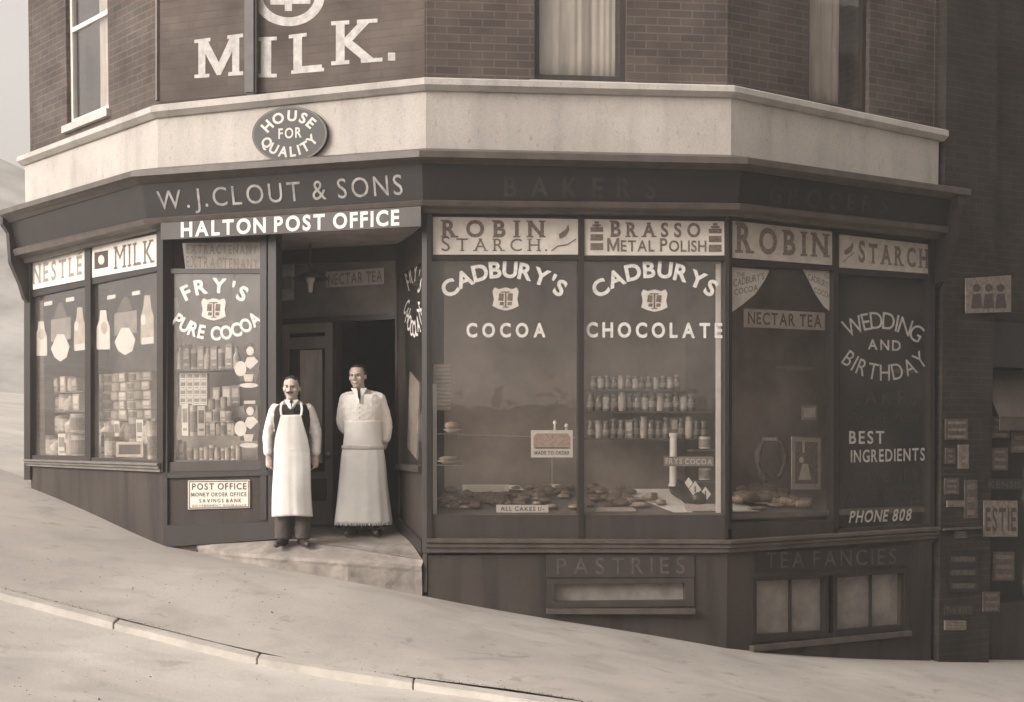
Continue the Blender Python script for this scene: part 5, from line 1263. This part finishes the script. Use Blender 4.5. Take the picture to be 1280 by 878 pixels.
def head(bm, c, s, yaw, tilt=0):                       # c: centre of the skull, s: head height; front is -y
    M = Matrix.Translation(c) @ Matrix.Rotation(yaw, 4, 'Z') @ Matrix.Rotation(tilt, 4, 'Y') @ Matrix.Scale(s, 4)
    def B(p, r, seg=18, rg=12):
        q = bmesh.ops.create_uvsphere(bm, u_segments=seg, v_segments=rg, radius=1)
        for v in q['verts']: v.co = M @ Vector((p[0] + v.co.x * r[0], p[1] + v.co.y * r[1], p[2] + v.co.z * r[2]))
    B((0, .03, .12), (.33, .40, .38)); B((0, -.06, -.10), (.29, .33, .33)); B((0, -.17, -.34), (.17, .17, .15)); B((0, -.05, -.28), (.24, .26, .17))
    B((0, -.36, .13), (.24, .06, .05)); B((0, -.40, -.02), (.045, .07, .14)); B((0, -.43, -.10), (.06, .07, .05)); B((.05, -.40, -.115), (.035, .045, .03)); B((-.05, -.40, -.115), (.035, .045, .03))
    B((.19, -.26, -.07), (.09, .09, .09)); B((-.19, -.26, -.07), (.09, .09, .09)); B((0, -.365, -.235), (.10, .035, .022)); B((0, -.355, -.275), (.085, .04, .026))
    for sx in (-1, 1): B((sx * .335, .05, -.0), (.035, .08, .13))
    return M
def hand(bm, w_, d, side, palm, curl=.5, s=1.0):       # w_: wrist, d: direction of the hand, palm: palm normal
    d = d.normalized(); palm = (palm - d * palm.dot(d)).normalized(); ac = d.cross(palm) * side
    pc = w_ + d * .05 * s
    limb(bm, [w_ - d * .02 * s, w_ + d * .03 * s, w_ + d * .085 * s], [(.026 * s, .021 * s), (.036 * s, .018 * s), (.040 * s, .016 * s)])
    for k, (L_, off) in enumerate(((.070, -.031), (.080, -.0105), (.075, .0105), (.058, .031))):
        b = w_ + d * (.085 * s - abs(off) * .15) + ac * off * s
        a1, a2 = curl * .7, curl * 1.6
        d1 = (d * math.cos(a1) + palm * math.sin(a1)); d2 = (d * math.cos(a2) + palm * math.sin(a2))
        limb(bm, [b - d * .02, b, b + d1 * L_ * .5 * s, b + d1 * L_ * .5 * s + d2 * L_ * .5 * s], [.009 * s, .0092 * s, .0085 * s, .0068 * s], 8)
    tb = w_ + d * .03 * s - ac * .032 * s
    t1 = tb + (d * .75 - ac * .55 + palm * .25).normalized() * .042 * s; t2 = t1 + (d * .95 - ac * .05 + palm * .35).normalized() * .032 * s
    limb(bm, [tb, t1, t2], [.013 * s, .0105 * s, .008 * s], 8)
def sheetsolid(bm, rows, th):
    F_ = [[bm.verts.new(p) for p in r] for r in rows]; B_ = [[bm.verts.new(Vector(p) + Vector((0, th, 0))) for p in r] for r in rows]
    n, m = len(rows), len(rows[0])
    for i in range(n - 1):
        for j in range(m - 1):
            bm.faces.new((F_[i][j], F_[i][j + 1], F_[i + 1][j + 1], F_[i + 1][j])); bm.faces.new((B_[i][j], B_[i + 1][j], B_[i + 1][j + 1], B_[i][j + 1]))
    for i in range(n - 1):
        for j in (0, m - 1): bm.faces.new((F_[i][j], F_[i + 1][j], B_[i + 1][j], B_[i][j]))
    for j in range(m - 1):
        for i in (0, n - 1): bm.faces.new((F_[i][j], F_[i][j + 1], B_[i][j + 1], B_[i][j]))
def wrinkle(me, amp, sc, zmul=.5):
    for v in me.vertices:
        q = Vector((v.co.x * sc + .35 * v.co.z * sc, v.co.y * sc, v.co.z * sc * zmul))
        n = .35 * noise.noise(q * .6) + 1.1 * (.5 - abs(noise.noise(q * 1.25 + Vector((7, 0, 0))))) ** 2 * 2 - .9 * (.5 - abs(noise.noise(q * 2.1 + Vector((0, 5, 0))))) ** 2
        v.co += Vector(v.normal) * amp * n
def hairmesh(M, bald, part_side):
    bm = NB(); q = bmesh.ops.create_uvsphere(bm, u_segments=96, v_segments=60, radius=1)
    for v in q['verts']:
        v.co = Vector((v.co.x * .352, .035 + v.co.y * .425, .125 + v.co.z * .40))
    kill = [v for v in bm.verts if (v.co.y < -.10 and v.co.z < .37 - bald) or (v.co.y < -.27 and v.co.z < .45 - bald) or v.co.z < -.16 or (v.co.y < .02 and v.co.z < .05)]
    bmesh.ops.delete(bm, geom=kill, context='VERTS')
    bmesh.ops.solidify(bm, geom=bm.faces[:], thickness=.03)
    for v in bm.verts: v.co += v.co.normalized() * .015 * noise.noise(v.co * 9); v.co = M @ v.co
    return bm
def face_bits(M, body, root, moustache, smile):
    def ell(p, r, m, name, lab=None):
        bm = NB(); q = bmesh.ops.create_uvsphere(bm, u_segments=12, v_segments=8, radius=1)
        for v in q['verts']: v.co = M @ Vector((p[0] + v.co.x * r[0], p[1] + v.co.y * r[1], p[2] + v.co.z * r[2]))
        return lpart(name, bm, m, body, lab, True)
    for sx in (-1, 1):
        ell((sx * .125, -.355, .045), (.05, .03, .026), mat('eye_shadow', (.10, .075, .062), .5, .1, 5), 'eye')
        ell((sx * .13, -.385, .115), (.075, .02, .016), HAIR, 'eyebrow')
    if moustache:
        for sx in (-1, 1): ell((sx * .07, -.415, -.185), (.09, .04, .035), HAIR, 'moustache')
    ell((0, -.40, -.255), (.085, .012, .014), mat('mouth', (.22, .145, .12), .5, .1, 5), 'mouth')
    if smile: ell((0, -.408, -.248), (.06, .01, .007), LINEN, 'teeth')
def shoe(bm, x, y, yaw, s=1.0):
    c, s_ = math.cos(yaw), math.sin(yaw)
    n0_ = len(bm.verts)
    limb(bm, [(0, .05, .05), (0, -.02, .05), (0, -.12, .038), (0, -.19, .030)], [(.038, .048), (.042, .05), (.046, .034), (.034, .024)], 14)
    limb(bm, [(0, .05, .05), (0, .045, .12)], [.040, .045], 12)
    bm.verts.ensure_lookup_table()
    for v in bm.verts[n0_:]:
        z = max(v.co.z, 0.0); X, Y = v.co.x * s, v.co.y * s
        v.co = Vector((x + X * c - Y * s_, y + X * s_ + Y * c, z * s))

# --- older man: waistcoat, bib apron, arms hanging
def floorpt(x, y):
    r = ray(x, y); Y = 13.6
    for _ in range(30):
        t = Y / r.y; Y += ((CZ + r.z * t) - stepz(r.x * t, Y)) * 3.0
    t = Y / r.y; return Vector((r.x * t, Y, stepz(r.x * t, Y)))
q = FB.w(366, 676, .12); q.z = stepz(q.x, q.y); p1 = q
print('man', p1)
man = thing('person', 'moustached man in dark waistcoat and long white bib apron on the entrance step', 'person', p1, 'people at the shop entrance')
yaw1 = math.atan2(-p1.x, p1.y) * .7
man.rotation_euler = (0, 0, yaw1); sc1 = 213 * p1.y / F / 1.72; man.scale = (sc1,) * 3; print(sc1)
def torso(bm, w_, d_, z0, z1, pad=0, lean=0):
    prof = [(.90, .165, .112), (1.00, .158, .112), (1.10, .155, .112), (1.20, .168, .120), (1.30, .182, .122), (1.38, .178, .112), (1.43, .135, .090), (1.47, .075, .070)]
    pts, rd = [], []
    for z, rx, ry in prof:
        if z0 - .001 <= z <= z1 + .001: pts.append((lean * (z - .9), .01 + .0, z)); rd.append((rx * w_ + pad, ry * d_ + pad))
    P, Q = dense(pts, rd, 4); tube(bm, P, Q, 24)
bm = NB()
torso(bm, 1, 1, .85, 1.5); limb(bm, [(0, .012, 1.44), (0, .0, 1.53)], [.062, .056])
M1 = head(bm, V3(0, -.012, 1.593), .248, -.16)
LA1 = [(-.168, .01, 1.385), (-.235, .03, 1.14), (-.236, -.055, .925)]; RA1 = [(.168, .01, 1.385), (.235, .04, 1.15), (.232, .0, .925)]
for A in (LA1, RA1):
    P, Q = dense(A, [.044, .040, .030]); limb(bm, P, Q)
hand(bm, V3(-.232, -.06, .905), V3(.12, -.12, -1), 1, V3(.9, -.3, 0), .55, .95); hand(bm, V3(.232, -.0, .905), V3(-.05, -.06, -1), -1, V3(-.9, -.2, 0), .5, .95)
for sx in (-1, 1): P, Q = dense([(sx * .085, .015, .90), (sx * .09, .0, .48), (sx * .09, .03, .09)], [.082, .056, .04]); limb(bm, P, Q)
body = pmesh('body', evaluated(bm, 'body', .0048, 3), SKIN, man)
face_bits(M1, body, man, True, False)
lpart('hair', hairmesh(M1, .02, 1), HAIR, man, None, True)
bm = NB(); torso(bm, 1, 1, .95, 1.44, .006)
for A in (LA1, RA1):
    A2 = [Vector(A[0]) * 1.0, Vector(A[1]), Vector(A[1]).lerp(Vector(A[2]), .88)]
    P, Q = dense(A2, [.057, .058, .046], 6); limb(bm, P, Q, 16)
me = evaluated(bm, 'shirt', .009, 2); wrinkle(me, .009, 10, 1.5); pmesh('shirt', me, SHIRT, man)
bm = NB(); torso(bm, .99, 1.04, .90, 1.43, .013); me = evaluated(bm, 'waistcoat', .01, 2); wrinkle(me, .003, 12); pmesh('waistcoat', me, DARKCLOTH, man)
bm = NB()                                              # shirt front, collar and tie in the waistcoat opening
for sx in (-1, 1):
    prism(bm, [(sx * .072, -.086, 1.478), (sx * .008, -.128, 1.36), (sx * .002, -.130, 1.40), (sx * .012, -.098, 1.475)], [(sx * .072, -.070, 1.478), (sx * .008, -.115, 1.36), (sx * .002, -.115, 1.40), (sx * .012, -.085, 1.475)])
lpart('collar', bm, LINEN, man)
bm = NB(); prism(bm, [(-.016, -.104, 1.47), (.016, -.104, 1.47), (.026, -.142, 1.325), (-.020, -.142, 1.325)], [(-.014, -.09, 1.47), (.014, -.09, 1.47), (.02, -.12, 1.325), (-.02, -.12, 1.325)]); lpart('tie', bm, DARKCLOTH, man)
def apron_rows(zs, hw, fold, flat=.9, off=.020):
    rows = []
    for z, h in zip(zs, hw):
        r = []
        t = max(0, (.98 - z) / .66)
        for j in range(41):
            s = -1 + 2 * j / 40; x = h * s
            ry = .135 + off + .012 * min(1, t * 2); rx = max(.235, h * 1.06)
            y = .01 - ry * math.sqrt(max(0, 1 - (x / rx) ** 2)) * flat - .02
            y += fold * (.3 + t) * (math.sin(s * 9 + 1.3) * .3 + math.sin(s * 17 + z * 1.5) * .12 + 1.4 * noise.noise(Vector((x * 7, z * 3.2, 1))))
            r.append((x + .004 * math.sin(z * 9), y, z + .012 * s * s * (-1 if z < .4 else 0) + .006 * noise.noise(Vector((x * 6, z, 4)))))
        rows.append(r)
    return rows
zz = np.linspace(1.325, .315, 46); hwz = np.interp(-zz, [-1.325, -1.25, -1.10, -.98, -.90, -.6, -.315], [.100, .118, .160, .178, .180, .192, .205])
bm = NB(); sheetsolid(bm, apron_rows(zz, hwz, .007), .006); ap = lpart('apron', bm, LINEN, man, None, True)
bm = NB()
for sx in (-1, 1):
    P, Q = dense([(sx * .098, -.138, 1.322), (sx * .104, -.118, 1.39), (sx * .088, -.06, 1.455), (sx * .05, .04, 1.47)], [(.011, .003)] * 4, 5); tube(bm, P, Q, 8)
lpart('strap', bm, LINEN, ap)
bm = NB(); rows = apron_rows([.985, .972], [.181, .181], .002, .9, .024); sheetsolid(bm, rows, .004); lpart('waist_seam', bm, LINEN, ap)
def trousers(top, spread, hem, root, m):
    bm = NB()
    for sx in (-1, 1):
        P, Q = dense([(sx * .075, .015, top), (sx * (spread * .9), .0, .5), (sx * spread, .02, .25), (sx * spread, .015, hem)], [(.105, .115), (.086, .09), (.08, .088), (.083, .10)], 7); tube(bm, P, Q, 20)
    ball(bm, (0, .015, top), (.15, .115, .09)); me = evaluated(bm, 'trousers', .011, 2); wrinkle(me, .010, 8, 1.6); return pmesh('trousers', me, m, root)
trousers(.93, .098, .075, man, TROUS)
for sx in (-1, 1):
    bm = NB(); shoe(bm, sx * .10, .02, sx * .28); me = evaluated(bm, 'boot', .006, 2); pmesh('boot', me, LEATHER, man)

# --- younger man: white jacket, ankle-length apron, hands behind his back, in the open half of the doorway
p2 = floorpt(454, 669.5); print('lad', p2)
lad = thing('person', 'smiling young man in white jacket and ankle-length apron in the doorway', 'person', p2, 'people at the shop entrance')
sc2 = 213 * p2.y / F / 1.725
lad.rotation_euler = (0, 0, math.atan2(-p2.x, p2.y) * .7 - .05); lad.scale = (sc2, sc2, sc2)
bm = NB()
torso(bm, 1, 1, .85, 1.5); limb(bm, [(-.02, .012, 1.44), (-.04, .0, 1.535)], [.060, .054])
M2 = head(bm, V3(-.048, -.012, 1.603), .246, -.24, -.05)
LA2 = [(-.172, .01, 1.385), (-.215, .10, 1.14), (-.10, .165, 1.00)]; RA2 = [(.172, .01, 1.385), (.232, .085, 1.14), (.225, .10, .965)]
for A in (LA2, RA2): P, Q = dense(A, [.044, .040, .030]); limb(bm, P, Q)
hand(bm, V3(.228, .105, .965), V3(-.35, .45, -.75), -1, V3(-.6, -.6, 0), .6, .95); hand(bm, V3(-.09, .165, 1.0), V3(1, .1, -.1), 1, V3(0, .6, .5), .6, .95)
for sx in (-1, 1): P, Q = dense([(sx * .085, .015, .90), (sx * .09, .0, .48), (sx * .09, .03, .09)], [.082, .056, .04]); limb(bm, P, Q)
body2 = pmesh('body', evaluated(bm, 'body', .0048, 3), SKIN, lad)
face_bits(M2, body2, lad, False, True)
lpart('hair', hairmesh(M2, -.01, -1), HAIR, lad, None, True)
bm = NB(); torso(bm, 1.08, 1.1, 1.0, 1.455, .012)
limb(bm, [(-.165, .01, 1.39), (0, .01, 1.42), (.165, .01, 1.39)], [.058, .07, .058])
for A in (LA2, RA2):
    A2 = [Vector(A[0]), Vector(A[1]), Vector(A[1]).lerp(Vector(A[2]), .9)]
    P, Q = dense(A2, [.060, .062, .05], 6); limb(bm, P, Q, 16)
me = evaluated(bm, 'jacket', .009, 2); wrinkle(me, .006, 9, 1.5); jk = pmesh('jacket', me, SHIRT, lad)
bm = NB()
for sx in (-1, 1): prism(bm, [(sx * .080 - .03, -.075, 1.49), (sx * .012 - .012, -.152, 1.335), (sx * .006 - .014, -.150, 1.375), (sx * .02 - .032, -.098, 1.485)], [(sx * .08 - .03, -.06, 1.49), (sx * .012 - .012, -.135, 1.335), (sx * .006 - .014, -.135, 1.375), (sx * .02 - .032, -.085, 1.485)])
lpart('lapel', bm, LINEN, jk)
bm = NB(); prism(bm, [(-.044, -.106, 1.475), (-.018, -.106, 1.475), (-.006, -.150, 1.40), (-.018, -.156, 1.36), (-.034, -.150, 1.40)], [(-.044, -.09, 1.475), (-.018, -.09, 1.475), (-.006, -.13, 1.40), (-.018, -.13, 1.36), (-.034, -.13, 1.40)]); lpart('tie', bm, DARKCLOTH, lad)
bm = NB()
for z in (1.29, 1.24, 1.19): ball(bm, (-.016, -.162, z), (.008, .006, .008), 8, 6)
lpart('buttons', bm, mat('buff_button', (.3, .26, .22), .5, .1, 5), jk)
def ring_sheet(bm, zs, rx, ry, th, fold, k=13, a0=0, a1=2 * math.pi, closed=True, seed=0):
    n = 96; outer, inner = [], []
    for z, a, b in zip(zs, rx, ry):
        t = max(0, (.9 - z) / .8); ro, ri = [], []
        for j in range(n if closed else n + 1):
            an = a0 + (a1 - a0) * j / n
            f_ = 1 + fold * (.25 + 1.3 * t) * (.55 * math.sin(an * k + .5 * math.sin(z * 4)) + .7 * noise.noise(Vector((math.cos(an) * 2.6, math.sin(an) * 2.6 + seed, z * 1.2))))
            zz_ = z + .004 * noise.noise(Vector((an * 3, z, 2)))
            ro.append(bm.verts.new((a * f_ * math.cos(an), b * f_ * math.sin(an) + .012, zz_))); ri.append(bm.verts.new(((a * f_ - th) * math.cos(an), (b * f_ - th) * math.sin(an) + .012, zz_)))
        outer.append(ro); inner.append(ri)
    m = len(outer[0])
    for rows, fl in ((outer, 0), (inner, 1)):
        for r0, r1 in zip(rows, rows[1:]):
            for j in range(m if closed else m - 1):
                q = (r0[j], r0[(j + 1) % m], r1[(j + 1) % m], r1[j]); bm.faces.new(q[::-1] if fl else q)
    for i in (0, -1):
        for j in range(m if closed else m - 1): bm.faces.new((outer[i][j], outer[i][(j + 1) % m], inner[i][(j + 1) % m], inner[i][j]))
zz = np.linspace(.905, .135, 36)
bm = NB(); ring_sheet(bm, zz, np.interp(-zz, [-.905, -.8, -.5, -.135], [.205, .222, .25, .292]), np.interp(-zz, [-.905, -.8, -.5, -.135], [.160, .168, .185, .205]), .006, .022)
ak = lpart('long_apron', bm, LINEN, lad, None, True)
zz = np.linspace(1.165, .895, 14)
bm = NB(); ring_sheet(bm, zz, np.interp(-zz, [-1.165, -1.05, -.895], [.188, .186, .203]), np.interp(-zz, [-1.165, -1.05, -.895], [.158, .156, .163]), .006, .014, 5, seed=3)
lpart('apron_bib', bm, LINEN, lad, None, True)
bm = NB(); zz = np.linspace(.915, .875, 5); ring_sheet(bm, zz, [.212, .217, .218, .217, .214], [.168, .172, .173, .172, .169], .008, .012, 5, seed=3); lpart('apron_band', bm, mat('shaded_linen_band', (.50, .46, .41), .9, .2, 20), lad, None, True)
bm = NB(); rf = random.Random(3)
for j in range(110):
    an = math.pi + math.pi * (j + rf.uniform(-.3, .3)) / 110
    x, y = .288 * math.cos(an), .204 * math.sin(an) + .012; dx = rf.uniform(-.006, .006)
    tube(bm, [(x, y, .15), (x + dx, y - .002, .118 - rf.random() * .012)], [.0035, .002], 5)
lpart('fringe', bm, SHIRT, ak)
trousers(.93, .10, .075, lad, DARKCLOTH)
for sx in (-1, 1):
    bm = NB(); shoe(bm, sx * .11, .01, sx * .2); me = evaluated(bm, 'boot', .006, 2); pmesh('boot', me, LEATHER, lad)
# ------------------------------------------------------------------ the air: pale smoky haze over the street
bm = NB(); box(bm, -430, 430, -430, 430, -12, 32)
hm = bpy.data.materials.new('haze'); hm.use_nodes = True; t = hm.node_tree; t.nodes.remove(t.nodes['Principled BSDF'])
vp = t.nodes.new('ShaderNodeVolumePrincipled'); vp.inputs['Color'].default_value = (.93, .905, .88, 1); vp.inputs['Density'].default_value = .0034; vp.inputs['Anisotropy'].default_value = .2
t.links.new(vp.outputs[0], t.nodes['Material Output'].inputs['Volume'])
hz = bpy.data.objects.new('haze', mesh_of('haze', bm, hm)); COL.objects.link(hz); hz['kind'] = 'stuff'
